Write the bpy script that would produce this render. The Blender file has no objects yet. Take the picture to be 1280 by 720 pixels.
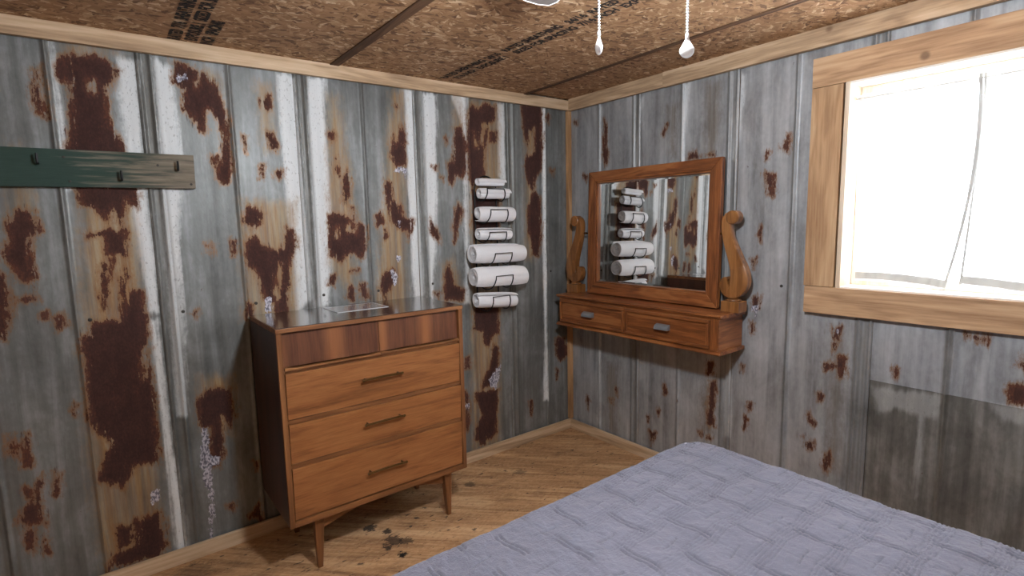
import bpy, bmesh, math, random
import numpy as np
from mathutils import Vector, Matrix
random.seed(7); rng = np.random.default_rng(7)
D = bpy.data; SC = bpy.context.scene; COL = SC.collection
PI = math.pi

# ------------------------------------------------------------------ camera
F_PX = 659.96
CAM = Vector((-2.59755, -2.67222, 1.47314))
FW = Vector((0.6097768, 0.78325236, -0.12119403))
RT = Vector((0.78732786, -0.6161808, -0.02088229))
UP = Vector((0.09103354, 0.0826859, 0.99240916))
cd = D.cameras.new('camera'); cam = D.objects.new('camera', cd); COL.objects.link(cam)
cd.sensor_width = 36.0; cd.lens = F_PX * 36.0 / 1280.0; cd.clip_start = .02
M = Matrix.Identity(4)
for i in range(3):
    M[i][0] = RT[i]; M[i][1] = UP[i]; M[i][2] = -FW[i]; M[i][3] = CAM[i]
cam.matrix_world = M
SC.camera = cam
# ------------------------------------------------------------------ sky (bright overcast daylight outside the window)
W = D.worlds.new('sky'); SC.world = W; W.use_nodes = True
bg = W.node_tree.nodes['Background']
bg.inputs[0].default_value = (0.89, 0.95, 1.03, 1); bg.inputs[1].default_value = 28.0
# ------------------------------------------------------------------ colour management
vs = SC.view_settings
vs.view_transform = 'Standard'; vs.look = 'None'; vs.exposure = 0.0; vs.gamma = 1.0; vs.use_curve_mapping = False
LAMP = 420.0          # radiance of the fan's glass globe

# ------------------------------------------------------------------ helpers
LOC = {}
def hit(px, py, ax, v):
    d = FW + RT * ((px - 640) / F_PX) - UP * ((py - 360) / F_PX)
    return CAM + d * ((v - CAM[ax]) / d[ax])
def tag(o, label=None, cat=None, group=None, kind=None):
    if label: o['label'] = label
    if cat: o['category'] = cat
    if group: o['group'] = group
    if kind: o['kind'] = kind
    return o
def thing(name, loc, label, cat, group=None, kind=None):
    o = D.objects.new(name, None); COL.objects.link(o); o.location = loc; o.empty_display_size = .05
    LOC[o.name] = Vector(loc)
    return tag(o, label, cat, group, kind)
class MB:
    def __init__(s): s.v = []; s.f = []
    def add(s, vs_, fs):
        n = len(s.v); s.v += [tuple(p) for p in vs_]; s.f += [tuple(i + n for i in f) for f in fs]; return s
    def box(s, x0, x1, y0, y1, z0, z1):
        a = [(x, y, z) for x in sorted((x0, x1)) for y in sorted((y0, y1)) for z in sorted((z0, z1))]
        return s.add(a, [(0, 1, 3, 2), (4, 6, 7, 5), (0, 4, 5, 1), (2, 3, 7, 6), (0, 2, 6, 4), (1, 5, 7, 3)])
    def hexa(s, a):      # 8 points: bottom loop 4, top loop 4
        return s.add(a, [(3, 2, 1, 0), (4, 5, 6, 7), (0, 1, 5, 4), (1, 2, 6, 5), (2, 3, 7, 6), (3, 0, 4, 7)])
    def prism(s, pts, fn, a, b):     # polygon pts (2D), fn(p,q,t)->xyz, from t=a to b
        n = len(pts)
        v = [fn(p, q, a) for p, q in pts] + [fn(p, q, b) for p, q in pts]
        f = [tuple(range(n - 1, -1, -1)), tuple(range(n, 2 * n))] + [(i, (i + 1) % n, n + (i + 1) % n, n + i) for i in range(n)]
        return s.add(v, f)
    def tube(s, path, r, seg=8, caps=True):
        P = [Vector(p) for p in path]; n = len(P)
        rr = r if isinstance(r, (list, tuple)) else [r] * n
        t0 = (P[1] - P[0]).normalized(); up = Vector((0, 0, 1)) if abs(t0.z) < .9 else Vector((1, 0, 0))
        u = t0.cross(up).normalized(); V = []
        for i in range(n):
            t = ((P[min(i + 1, n - 1)] - P[i]).normalized() + (P[i] - P[max(i - 1, 0)]).normalized()).normalized()
            u = (u - t * u.dot(t)).normalized(); w = t.cross(u)
            for k in range(seg):
                a = 2 * PI * k / seg; V.append(P[i] + (u * math.cos(a) + w * math.sin(a)) * rr[i])
        f = []
        for i in range(n - 1):
            for k in range(seg):
                k2 = (k + 1) % seg; f.append((i * seg + k, i * seg + k2, (i + 1) * seg + k2, (i + 1) * seg + k))
        if caps: f += [tuple(range(seg - 1, -1, -1)), tuple((n - 1) * seg + k for k in range(seg))]
        return s.add(V, f)
    def lathe(s, c, prof, seg=24, axis='z'):
        V = []; n = len(prof)
        for r, h in prof:
            for k in range(seg):
                a = 2 * PI * k / seg; p = (r * math.cos(a), r * math.sin(a), h)
                if axis == 'x': p = (h, p[0], p[1])
                if axis == 'y': p = (p[1], h, p[0])
                V.append((c[0] + p[0], c[1] + p[1], c[2] + p[2]))
        f = [(i * seg + k, i * seg + (k + 1) % seg, (i + 1) * seg + (k + 1) % seg, (i + 1) * seg + k) for i in range(n - 1) for k in range(seg)]
        f += [tuple(range(seg - 1, -1, -1)), tuple((n - 1) * seg + k for k in range(seg))]
        return s.add(V, f)
    def build(s, name, mat, parent=None, bevel=0, seg=2, smooth=False):
        off = Vector((0, 0, 0))
        if parent is not None: off = LOC.get(parent.name, Vector((0, 0, 0)))
        me = D.meshes.new(name)
        me.from_pydata([(p[0] - off.x, p[1] - off.y, p[2] - off.z) for p in s.v], [], s.f)
        bm = bmesh.new(); bm.from_mesh(me)
        bmesh.ops.recalc_face_normals(bm, faces=bm.faces)
        if bevel:
            ed = [e for e in bm.edges if len(e.link_faces) == 2 and e.calc_face_angle(0) > .5]
            bmesh.ops.bevel(bm, geom=ed, offset=bevel, segments=seg, affect='EDGES', profile=.6, clamp_overlap=True)
        bm.to_mesh(me); bm.free()
        if smooth:
            me.shade_smooth()
            if smooth != 2: me.set_sharp_from_angle(angle=math.radians(40))
        o = D.objects.new(name, me); COL.objects.link(o); LOC[o.name] = off
        me.materials.append(mat)
        if parent is not None: o.parent = parent
        return o
def box(name, b, mat, parent=None, bevel=0): return MB().box(*b).build(name, mat, parent, bevel)

# ------------------------------------------------------------------ materials
class NT:
    def __init__(s, name):
        s.m = D.materials.new(name); s.m.use_nodes = True; s.t = s.m.node_tree
        s.b = s.t.nodes['Principled BSDF']; s.out = s.t.nodes['Material Output']
    def n(s, ty, **kw):
        nd = s.t.nodes.new(ty)
        for k, v in kw.items():
            if k.startswith('_'): setattr(nd, k[1:], v)
            else:
                key = int(k[1:]) if k[0] == 'i' and k[1:].isdigit() else k.replace('__', ' ')
                sk = nd.inputs[key]
                if isinstance(v, bpy.types.NodeSocket): s.t.links.new(v, sk)
                else: sk.default_value = v
        return nd
    def set(s, **kw):
        for k, v in kw.items():
            sk = s.b.inputs[k.replace('__', ' ')]
            if isinstance(v, bpy.types.NodeSocket): s.t.links.new(v, sk)
            else: sk.default_value = v
    def math(s, op, a, b=0.0, c=None, clamp=False):
        nd = s.n('ShaderNodeMath', _operation=op, _use_clamp=clamp, i0=a, i1=b)
        if c is not None:
            if isinstance(c, bpy.types.NodeSocket): s.t.links.new(c, nd.inputs[2])
            else: nd.inputs[2].default_value = c
        return nd.outputs[0]
    def step(s, v, a, b): return s.n('ShaderNodeMapRange', _interpolation_type='SMOOTHSTEP', Value=v, From__Min=a, From__Max=b).outputs[0]
    def mix(s, f, a, b, mode='MIX'):
        nd = s.t.nodes.new('ShaderNodeMix'); nd.data_type = 'RGBA'; nd.blend_type = mode
        for sk, v in ((nd.inputs[0], f), (nd.inputs[6], a), (nd.inputs[7], b)):
            if isinstance(v, bpy.types.NodeSocket): s.t.links.new(v, sk)
            else: sk.default_value = v
        return nd.outputs[2]
    def ramp(s, f, *stops):
        nd = s.n('ShaderNodeValToRGB', Fac=f); el = nd.color_ramp.elements
        while len(el) > len(stops): el.remove(el[-1])
        while len(el) < len(stops): el.new(1)
        for e, (p, c) in zip(el, stops): e.position = p; e.color = c
        return nd.outputs[0]
    def obj(s, rot=(0, 0, 0), scale=(1, 1, 1), rand=True):
        v = s.n('ShaderNodeTexCoord').outputs['Object']
        if any(rot): v = s.n('ShaderNodeMapping', Vector=v, Rotation=rot).outputs[0]
        if rand:
            r = s.n('ShaderNodeObjectInfo').outputs['Random']
            r = s.math('MULTIPLY', r, 37.0)
            v = s.n('ShaderNodeVectorMath', _operation='ADD', i0=v, i1=r).outputs[0]
        if scale != (1, 1, 1): v = s.n('ShaderNodeMapping', Vector=v, Scale=scale).outputs[0]
        return v
    def noise(s, v, scale, detail=4, rough=.55, dist=0.0):
        return s.n('ShaderNodeTexNoise', Vector=v, Scale=scale, Detail=detail, Roughness=rough, Distortion=dist).outputs[0]
    def bump(s, h, strength=.3, dist=.002):
        s.set(Normal=s.n('ShaderNodeBump', Strength=strength, Distance=dist, Height=h).outputs[0])
def C(r, g, b): return (r, g, b, 1)
def S(r, g, b):      # sRGB 0..255 -> linear
    f = lambda c: (c / 255 / 12.92) if c <= 10 else ((c / 255 + .055) / 1.055) ** 2.4
    return (f(r), f(g), f(b), 1)

def wood(name, dark, mid, light, axis='x', rough=.6, k=1.0, rot=(0, 0, 0), spec=.4, coat=0, bump=.25, extra=None, rings=24.0, ringw=.2):
    t = NT(name)
    sc = lambda al, ac: {'x': (al * k, ac * k, ac * k), 'y': (ac * k, al * k, ac * k), 'z': (ac * k, ac * k, al * k)}[axis]
    v = t.obj(rot, sc(.9, 8.5))
    fig = t.noise(v, 1.3, 3, .5, .9)
    g = t.math('ADD', t.math('MULTIPLY', t.math('SINE', t.math('MULTIPLY', fig, rings)), .5), .5)
    fine = t.noise(t.obj(rot, sc(5, 120)), 1.0, 4, .6)
    mott = t.noise(t.obj(rot, sc(2.2, 14)), 1.6, 5, .65)
    a = t.math('ADD', t.math('MULTIPLY', fig, .34), t.math('MULTIPLY', g, ringw * .6))
    a = t.math('ADD', a, t.math('ADD', t.math('MULTIPLY', fine, .30), t.math('MULTIPLY', mott, .36 - ringw * .6)))
    a = t.math('ADD', a, 0.0)
    col = t.ramp(a, (.34, dark), (.5, mid), (.66, light))
    if extra: col = extra(t, col, v)
    t.set(Base__Color=col, Roughness=rough, Specular__IOR__Level=spec, Coat__Weight=coat, Coat__Roughness=.2)
    t.bump(t.math('ADD', a, fine), bump, .0015)
    return t.m
def sawn(t, col, v):
    # rough-sawn marks and knots of construction pine
    o = t.obj((0, 0, 0), (1, 1, 1))
    kn = t.n('ShaderNodeTexVoronoi', Vector=t.n('ShaderNodeMapping', Vector=o, Scale=(1, 1, 1)).outputs[0], Scale=3.3).outputs['Distance']
    k = t.math('SUBTRACT', 1.0, t.step(kn, .03, .075))
    return t.mix(t.math('MULTIPLY', k, .6), col, S(84, 52, 32))
PINE_A = (S(150, 122, 94), S(196, 166, 132), S(220, 194, 162))
M_pine_x = wood('pine trim x', *PINE_A, 'x', .7, extra=sawn)
M_pine_y = wood('pine trim y', *PINE_A, 'y', .7, extra=sawn)
M_pine_z = wood('pine trim z', S(140, 100, 66), S(178, 136, 94), S(200, 160, 118), 'z', .7)
M_case_y = wood('window casing y', S(148, 112, 80), S(190, 154, 117), S(208, 176, 140), 'y', .65, extra=sawn)
M_case_z = wood('window casing z', S(144, 108, 76), S(182, 146, 108), S(200, 168, 130), 'z', .65)
M_jamb_y = wood('window jamb y', S(224, 214, 200), S(238, 232, 222), S(244, 240, 234), 'y', .6)  # head and sill whiter than the sides: overexposed daylight put into the colour
M_jamb_z = wood('window jamb z', S(206, 182, 154), S(226, 206, 182), S(236, 220, 200), 'z', .6)
M_oak_y = wood('oak y', S(80, 44, 22), S(136, 80, 42), S(166, 108, 62), 'y', .4, 1.5, coat=.25)
M_oak_z = wood('oak z', S(80, 44, 22), S(136, 80, 42), S(166, 108, 62), 'z', .4, 1.5, coat=.25)
M_oak_x = wood('oak x', S(88, 50, 26), S(142, 86, 46), S(170, 112, 66), 'x', .4, 1.5, coat=.25)
M_oak_l = wood('oak light z', S(92, 57, 30), S(138, 90, 48), S(162, 112, 66), 'z', .36, 1.4, coat=.3)
M_wal_x = wood('teak front x', S(104, 63, 33), S(144, 92, 52), S(166, 112, 68), 'x', .42, 1.9, rings=16, ringw=.08, coat=.15, bump=.1)
M_wal_f = wood('walnut frame x', S(94, 58, 30), S(128, 82, 46), S(152, 104, 62), 'x', .5, 1.0, bump=.1)
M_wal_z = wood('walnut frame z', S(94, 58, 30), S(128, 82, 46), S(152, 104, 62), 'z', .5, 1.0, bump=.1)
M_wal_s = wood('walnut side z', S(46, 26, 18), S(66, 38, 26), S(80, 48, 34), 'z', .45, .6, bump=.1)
def banded(t, col, v):
    o = t.n('ShaderNodeSeparateXYZ', Vector=t.n('ShaderNodeTexCoord').outputs['Object']).outputs[0]
    o = t.math('ADD', o, t.math('MULTIPLY', t.math('SUBTRACT', t.noise(v, .8, 3), .5), .02))
    m = 0.0
    for c, w, h in ((-.20, .035, .8), (.018, .022, .9), (.235, .03, 1.0), (-.405, .02, .3)):
        d = t.math('ABSOLUTE', t.math('SUBTRACT', o, c)); m = t.math('MAXIMUM', m, t.math('MULTIPLY', t.step(d, w * 1.7, 0.0), h))
    return t.mix(t.math('MULTIPLY', m, .62), col, S(168, 110, 66))
M_wal_d = wood('rosewood drawer x', S(66, 38, 24), S(96, 58, 38), S(116, 74, 50), 'z', .42, 1.6, rings=12, ringw=.06, coat=.15, bump=.1, extra=banded)
M_top = wood('dark gloss top', S(30, 19, 14), S(44, 28, 20), S(56, 36, 26), 'x', .1, .6, coat=1.0, bump=0, spec=.6)
M_lum = wood('dark lumber y', S(64, 44, 30), S(96, 68, 46), S(116, 86, 60), 'y', .8)
M_ply = wood('old plywood y', S(104, 84, 68), S(138, 114, 94), S(158, 134, 112), 'y', .85, .5)
M_plain = wood('plain boards z', S(110, 92, 74), S(140, 120, 98), S(160, 140, 118), 'z', .8, .5)

def m_simple(name, col, rough=.5, metal=0, **kw):
    t = NT(name); t.set(Base__Color=col, Roughness=rough, Metallic=metal, **kw); return t.m
M_black = m_simple('black wire', S(16, 15, 16), .5, .2)
M_brass = m_simple('aged brass', S(96, 70, 38), .35, .85)
M_pull = m_simple('pewter pull', S(150, 155, 160), .35, .55)
M_screw = m_simple('screw head', S(70, 66, 62), .5, .7)
M_chain = m_simple('nickel chain', S(225, 225, 228), .3, .5)
M_fob = m_simple('clear white fob', S(245, 245, 245), .12, 0, Transmission__Weight=.35)
M_fan = m_simple('brushed fan metal', S(150, 146, 142), .35, .8)
M_blade = m_simple('fan blade', S(120, 112, 106), .5)
M_edge = m_simple('fan blade edge', S(235, 232, 228), .5)
M_glass = m_simple('window glass', C(1, 1, 1), .0, 0, Transmission__Weight=1.0, IOR=1.02)
M_mirror = m_simple('mirror', C(.86, .88, .88), .015, 1.0)
M_mattress = m_simple('mattress ticking', S(210, 208, 205), .9)
M_sheet_paper = m_simple('laminated print', S(182, 182, 188), .12, 0, Coat__Weight=1.0, Coat__Roughness=.05)
M_card_edge = m_simple('white margin', S(225, 225, 228), .2)
M_ink = m_simple('stamp ink', S(34, 27, 22), .9)
t = NT('lit glass globe'); t.set(Base__Color=C(.9, .9, .88), Roughness=.4, Emission__Color=C(.925, .985, 1.06), Emission__Strength=LAMP); M_globe = t.m

# terry towel
t = NT('terry towel'); v = t.obj()
n = t.noise(v, 240, 3, .6); t.set(Base__Color=t.mix(n, S(228, 227, 229), S(248, 247, 248)), Roughness=.95, Sheen__Weight=.3)
t.bump(t.math('ADD', n, t.noise(v, 60, 2)), .5, .003); M_towel = t.m
# curtain cloth: thin white cotton, lets daylight through
t = NT('curtain cloth'); v = t.obj()
tr = t.n('ShaderNodeBsdfTranslucent', Color=C(.86, .88, .92)); df = t.n('ShaderNodeBsdfDiffuse', Color=C(.86, .86, .87)); tp = t.n('ShaderNodeBsdfTransparent', Color=C(1, 1, 1))
a = t.n('ShaderNodeMixShader', Fac=.35); t.t.links.new(tr.outputs[0], a.inputs[1]); t.t.links.new(df.outputs[0], a.inputs[2])
b = t.n('ShaderNodeMixShader', Fac=.25); t.t.links.new(a.outputs[0], b.inputs[1]); t.t.links.new(tp.outputs[0], b.inputs[2])
t.t.links.new(b.outputs[0], t.out.inputs[0]); M_curtain = t.m
t = NT('curtain hem'); tr = t.n('ShaderNodeBsdfTranslucent', Color=C(.045, .045, .042)); df = t.n('ShaderNodeBsdfDiffuse', Color=C(.8, .78, .72))
a = t.n('ShaderNodeMixShader', Fac=.5); t.t.links.new(tr.outputs[0], a.inputs[1]); t.t.links.new(df.outputs[0], a.inputs[2]); t.t.links.new(a.outputs[0], t.out.inputs[0]); M_hem = t.m

t = NT('curtain top hem'); tr = t.n('ShaderNodeBsdfTranslucent', Color=C(.3, .29, .27)); df = t.n('ShaderNodeBsdfDiffuse', Color=C(.82, .81, .78))
a = t.n('ShaderNodeMixShader', Fac=.4); t.t.links.new(tr.outputs[0], a.inputs[1]); t.t.links.new(df.outputs[0], a.inputs[2]); t.t.links.new(a.outputs[0], t.out.inputs[0]); M_hem2 = t.m
# quilt
t = NT('quilted cotton'); v = t.obj(rand=False)
crk = t.noise(v, 34, 5, .65, .6); fine = t.noise(v, 260, 2, .5); cl = t.noise(v, 2.2, 2)
t.set(Base__Color=t.mix(t.math('MULTIPLY', t.n('ShaderNodeAttribute', _attribute_name='groove_shade').outputs['Fac'], .62), t.mix(cl, S(106, 106, 119), S(118, 118, 132)), S(70, 70, 80)), Roughness=.9, Sheen__Weight=.25, Specular__IOR__Level=.2)  # stitch grooves mixed darker: their shade is put into the cloth colour
t.bump(t.math('ADD', t.math('MULTIPLY', crk, 1.0), t.math('MULTIPLY', fine, .3)), .9, .008); M_quilt = t.m

# OSB
t = NT('oriented strand board')
def flakes(rot, scale, off):
    v = t.obj((0, 0, rot), (1, 1, 1)); wv = t.n('ShaderNodeVectorMath', _operation='ADD', i0=v, i1=t.n('ShaderNodeVectorMath', _operation='SCALE', i0=t.n('ShaderNodeTexNoise', Vector=v, Scale=18.0, Detail=3.0).outputs[1], Scale=.035).outputs[0]).outputs[0]
    return t.n('ShaderNodeTexVoronoi', Vector=t.n('ShaderNodeMapping', Vector=wv, Scale=scale, Location=(off, off * 2, 0)).outputs[0], Scale=1.0, Randomness=1.0).outputs['Color']
fa = t.n('ShaderNodeSeparateColor', Color=flakes(.25, (18, 58, 1), 0)).outputs[0]
fb = t.n('ShaderNodeSeparateColor', Color=flakes(-.5, (23, 74, 1), 3)).outputs[1]
fc = t.n('ShaderNodeSeparateColor', Color=flakes(1.2, (27, 80, 1), 7)).outputs[2]
sel = t.step(t.noise(t.obj(), 17, 3), .48, .52)
m1 = t.n('ShaderNodeMix', _data_type='FLOAT'); t.t.links.new(sel, m1.inputs[0]); t.t.links.new(fa, m1.inputs[2]); t.t.links.new(fb, m1.inputs[3])
sel2 = t.step(t.noise(t.obj((.3, .2, 0)), 22, 3), .53, .57)
m2 = t.n('ShaderNodeMix', _data_type='FLOAT'); t.t.links.new(sel2, m2.inputs[0]); t.t.links.new(m1.outputs[0], m2.inputs[2]); t.t.links.new(fc, m2.inputs[3])
fv = m2.outputs[0]; gr = t.noise(t.obj((0, 0, .2), (30, 160, 30)), 2, 4)
val = t.math('ADD', t.math('MULTIPLY', fv, .72), t.math('MULTIPLY', gr, .3))
col = t.ramp(val, (.18, S(106, 72, 44)), (.32, S(150, 111, 75)), (.60, S(170, 130, 92)), (.77, S(182, 144, 106)), (.85, S(218, 192, 156)))
t.set(Base__Color=col, Roughness=.7); t.bump(val, .25, .002); M_osb = t.m

# floor boards
def floorx(t, col, v):
    o = t.n('ShaderNodeTexCoord').outputs['Object']
    sp = t.noise(t.n('ShaderNodeMapping', Vector=o, Rotation=(0, 0, PI / 4), Scale=(.45, 1, 1)).outputs[0], 34, 4, .6)
    spk = t.math('MULTIPLY', t.step(sp, .62, .68), .8)
    st = t.noise(t.n('ShaderNodeMapping', Vector=o, Rotation=(0, 0, PI / 4), Scale=(.3, 1, 1)).outputs[0], 9, 5, .65)
    col = t.mix(t.math('MULTIPLY', t.step(st, .5, .74), .5), col, S(104, 72, 48))
    mo = t.noise(t.n('ShaderNodeMapping', Vector=o, Rotation=(0, 0, PI / 4), Scale=(.5, 1, 1)).outputs[0], 70, 5, .7)
    col = t.mix(t.math('MULTIPLY', t.step(mo, .52, .66), .4), col, S(110, 78, 52))
    col = t.mix(t.math('MULTIPLY', t.step(mo, .48, .36), .35), col, S(214, 182, 142))
    col = t.mix(spk, col, S(38, 28, 22))
    ns = t.noise(t.n('ShaderNodeMapping', Vector=o, Rotation=(0, 0, PI / 4), Scale=(.6, 1.2, 1)).outputs[0], 48, 6, .75)
    for (x, y, r, d) in FLOOR_SPOTS:
        dd = t.n('ShaderNodeVectorMath', _operation='DISTANCE', i0=o, i1=(x, y, 0)).outputs['Value']
        m = t.step(t.math('ADD', t.math('MULTIPLY', t.math('SUBTRACT', 1.0, t.math('DIVIDE', dd, r)), .35), ns), .60, .68)
        m = t.math('MULTIPLY', m, t.step(dd, r, r * .8))
        col = t.mix(t.math('MULTIPLY', m, d), col, S(26, 22, 20))
    return col
def fl(px, py):
    p = hit(px, py, 2, 0); return p.x, p.y
FLOOR_SPOTS = [(*fl(462, 660), .05, .9), (*fl(484, 664), .035, .9), (*fl(492, 676), .07, .8), (*fl(503, 693), .035, 1.0), (*fl(508, 676), .045, .7), (*fl(486, 684), .03, .9), (*fl(521, 647), .020, .8), (*fl(240, 716), .12, .4), (*fl(650, 590), .06, .5), (*fl(588, 605), .05, .6)]
M_floor = wood('diagonal floor board', S(124, 88, 58), S(190, 147, 104), S(220, 184, 142), 'x', .75, .75, rot=(0, 0, PI / 4), extra=floorx, bump=.5, ringw=.12)
M_sub = m_simple('dark subfloor', S(50, 38, 28), .9)

# weathered green board
t = NT('worn green paint on grey board'); o = t.n('ShaderNodeTexCoord').outputs['Object']; sx = t.n('ShaderNodeSeparateXYZ', Vector=o).outputs[0]
gv = t.n('ShaderNodeMapping', Vector=o, Scale=(2.2, 30, 30)).outputs[0]
g = t.noise(gv, 2, 7, .65, .5); g2 = t.noise(gv, 6, 5, .6)
bare = t.ramp(g, (.3, S(92, 84, 72)), (.55, S(126, 116, 100)), (.75, S(146, 136, 120)))
pt = t.mix(g2, S(30, 54, 48), S(56, 76, 66))
wear = t.math('ADD', t.math('MULTIPLY', t.math('ADD', sx, .57), 1.9), t.math('MULTIPLY', t.math('SUBTRACT', g, .5), 1.9))
col = t.mix(t.step(wear, .35, .95), pt, bare)
t.set(Base__Color=col, Roughness=.85); t.bump(g, .4, .002); M_board = t.m

# old galvanised roofing with rust (attributes hold where each kind of wear and painted light or shade lies)
def tin(name, lo, mid, hi, wash_amt=.92, wash=None, white_amt=.92):
    t = NT(name); o = t.n('ShaderNodeTexCoord').outputs['Object']
    at = lambda n: t.n('ShaderNodeAttribute', _attribute_name=n).outputs['Fac']
    mp = lambda *sc: t.n('ShaderNodeMapping', Vector=o, Scale=sc).outputs[0]
    stv = mp(16, 16, .9); iso = mp(1, 1, .55); long = mp(1, 1, .16)
    s1 = t.noise(stv, 1.1, 5, .6, .4); s2 = t.noise(iso, 7, 6, .62, .5); s3 = t.noise(iso, 60, 4, .6); s4 = t.noise(mp(34, 34, 1.6), 1.2, 4, .6); s5 = t.noise(iso, 150, 3, .6)
    z = t.math('ADD', t.math('MULTIPLY', s1, .42), t.math('ADD', t.math('MULTIPLY', s2, .36), t.math('ADD', t.math('MULTIPLY', s3, .12), t.math('MULTIPLY', s4, .10))))
    base = t.ramp(z, (.36, lo), (.5, mid), (.66, hi))
    ed = t.noise(iso, 24, 7, .72, .3); ed2 = t.noise(long, 44, 6, .68); ed3 = t.noise(iso, 95, 4, .65)
    e = t.math('SUBTRACT', t.math('ADD', t.math('ADD', t.math('MULTIPLY', ed, .40), t.math('MULTIPLY', ed2, .38)), t.math('MULTIPLY', ed3, .22)), .5)
    # white oxide bloom, pitted, plus the glow painted below the lap
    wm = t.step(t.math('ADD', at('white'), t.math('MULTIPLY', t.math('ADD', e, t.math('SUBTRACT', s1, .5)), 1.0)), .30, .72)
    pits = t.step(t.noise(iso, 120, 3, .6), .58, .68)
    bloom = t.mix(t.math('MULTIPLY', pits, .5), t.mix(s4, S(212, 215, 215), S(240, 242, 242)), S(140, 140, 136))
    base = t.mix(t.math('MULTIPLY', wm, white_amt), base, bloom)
    # grime along the laps; shade lines painted beside single crimps
    base = t.mix(t.math('MULTIPLY', at('grime_shade'), t.math('ADD', .45, t.math('MULTIPLY', s4, .55))), base, t.mix(s3, S(86, 82, 75), S(120, 115, 106)))
    # thin orange wash running down in streaks
    sm = t.step(t.math('ADD', at('stain'), t.math('MULTIPLY', e, 1.9)), .26, .92)
    sm = t.math('MULTIPLY', sm, t.math('ADD', .40, t.math('MULTIPLY', t.step(t.math('ADD', t.math('MULTIPLY', s4, .6), t.math('MULTIPLY', s1, .4)), .36, .62), .60)))
    wc = wash or (S(126, 88, 52), S(156, 124, 82), S(170, 152, 120))
    base = t.mix(t.math('MULTIPLY', sm, wash_amt), base, t.ramp(t.noise(mp(22, 22, 1.4), 1.6, 6, .65, .3), (.32, wc[0]), (.5, wc[1]), (.68, wc[2])))
    # rust
    rr = t.math('ADD', t.math('MINIMUM', at('rust'), 1.15), t.math('MULTIPLY', e, 2.7))
    torn = t.step(t.math('ADD', t.math('MULTIPLY', t.noise(mp(1, 1, .12), 30, 6, .7), .7), t.math('MULTIPLY', ed3, .3)), .56, .66)      # vertical tears where the rust has flaked to a tan under-layer
    rr = t.math('SUBTRACT', rr, t.math('MULTIPLY', torn, .75))
    sp = t.math('MULTIPLY', t.step(t.noise(iso, 34, 4, .6), .70, .74), t.step(s2, .5, .6))
    near = t.math('MULTIPLY', t.step(at('rust'), .0, .35), t.step(t.noise(long, 60, 5, .7), .60, .66))
    halo = t.step(rr, .16, .54); rm = t.math('MAXIMUM', t.math('MAXIMUM', t.step(rr, .485, .535), sp), t.math('MULTIPLY', near, .85))
    base = t.mix(t.math('MULTIPLY', halo, .8 * min(1, wash_amt + .2)), base, t.mix(ed3, S(116, 78, 46), S(152, 112, 72)))
    deep = t.math('ADD', t.math('MULTIPLY', t.step(rr, .5, 1.0), -.16), t.math('ADD', t.math('MULTIPLY', ed, .6), t.math('MULTIPLY', s5, .45)))
    rc = t.ramp(deep, (.30, S(58, 36, 33)), (.46, S(74, 46, 39)), (.62, S(102, 62, 43)), (.72, S(128, 82, 52)))
    base = t.mix(rm, base, rc)
    # bare bright flakes
    fm = t.step(t.math('ADD', at('flake'), t.math('MULTIPLY', t.math('SUBTRACT', t.noise(iso, 50, 6, .75), .5), 2.2)), .47, .55)
    base = t.mix(fm, base, t.mix(t.step(t.noise(iso, 130, 3), .4, .6), S(108, 106, 118), S(206, 204, 214)))
    nr = t.math('SUBTRACT', 1.0, t.math('MAXIMUM', rm, t.math('MAXIMUM', wm, sm)))
    t.set(Base__Color=base, Metallic=t.math('MULTIPLY', nr, .35), Roughness=t.mix(rm, t.ramp(s2, (.3, C(.40, .40, .40)), (.7, C(.58, .58, .58))), C(.9, .9, .9)), Specular__IOR__Level=.35)
    t.bump(t.math('ADD', t.math('MULTIPLY', s3, .4), t.math('ADD', t.math('MULTIPLY', rm, .5), t.math('ADD', t.math('MULTIPLY', s2, .8), t.math('MULTIPLY', t.math('MULTIPLY', pits, wm), -.6)))), .4, .004)
    return t.m
M_tinA = tin('galvanised sheet, rusty', S(90, 91, 88), S(122, 124, 122), S(162, 165, 165))
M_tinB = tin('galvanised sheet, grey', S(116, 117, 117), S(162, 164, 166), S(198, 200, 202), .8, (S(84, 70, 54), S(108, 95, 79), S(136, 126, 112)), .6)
M_tinC = tin('galvanised sheet, dull', S(80, 78, 73), S(116, 113, 107), S(164, 161, 155), .4, (S(104, 86, 66), S(128, 114, 96), S(150, 140, 124)), .2)

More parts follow.
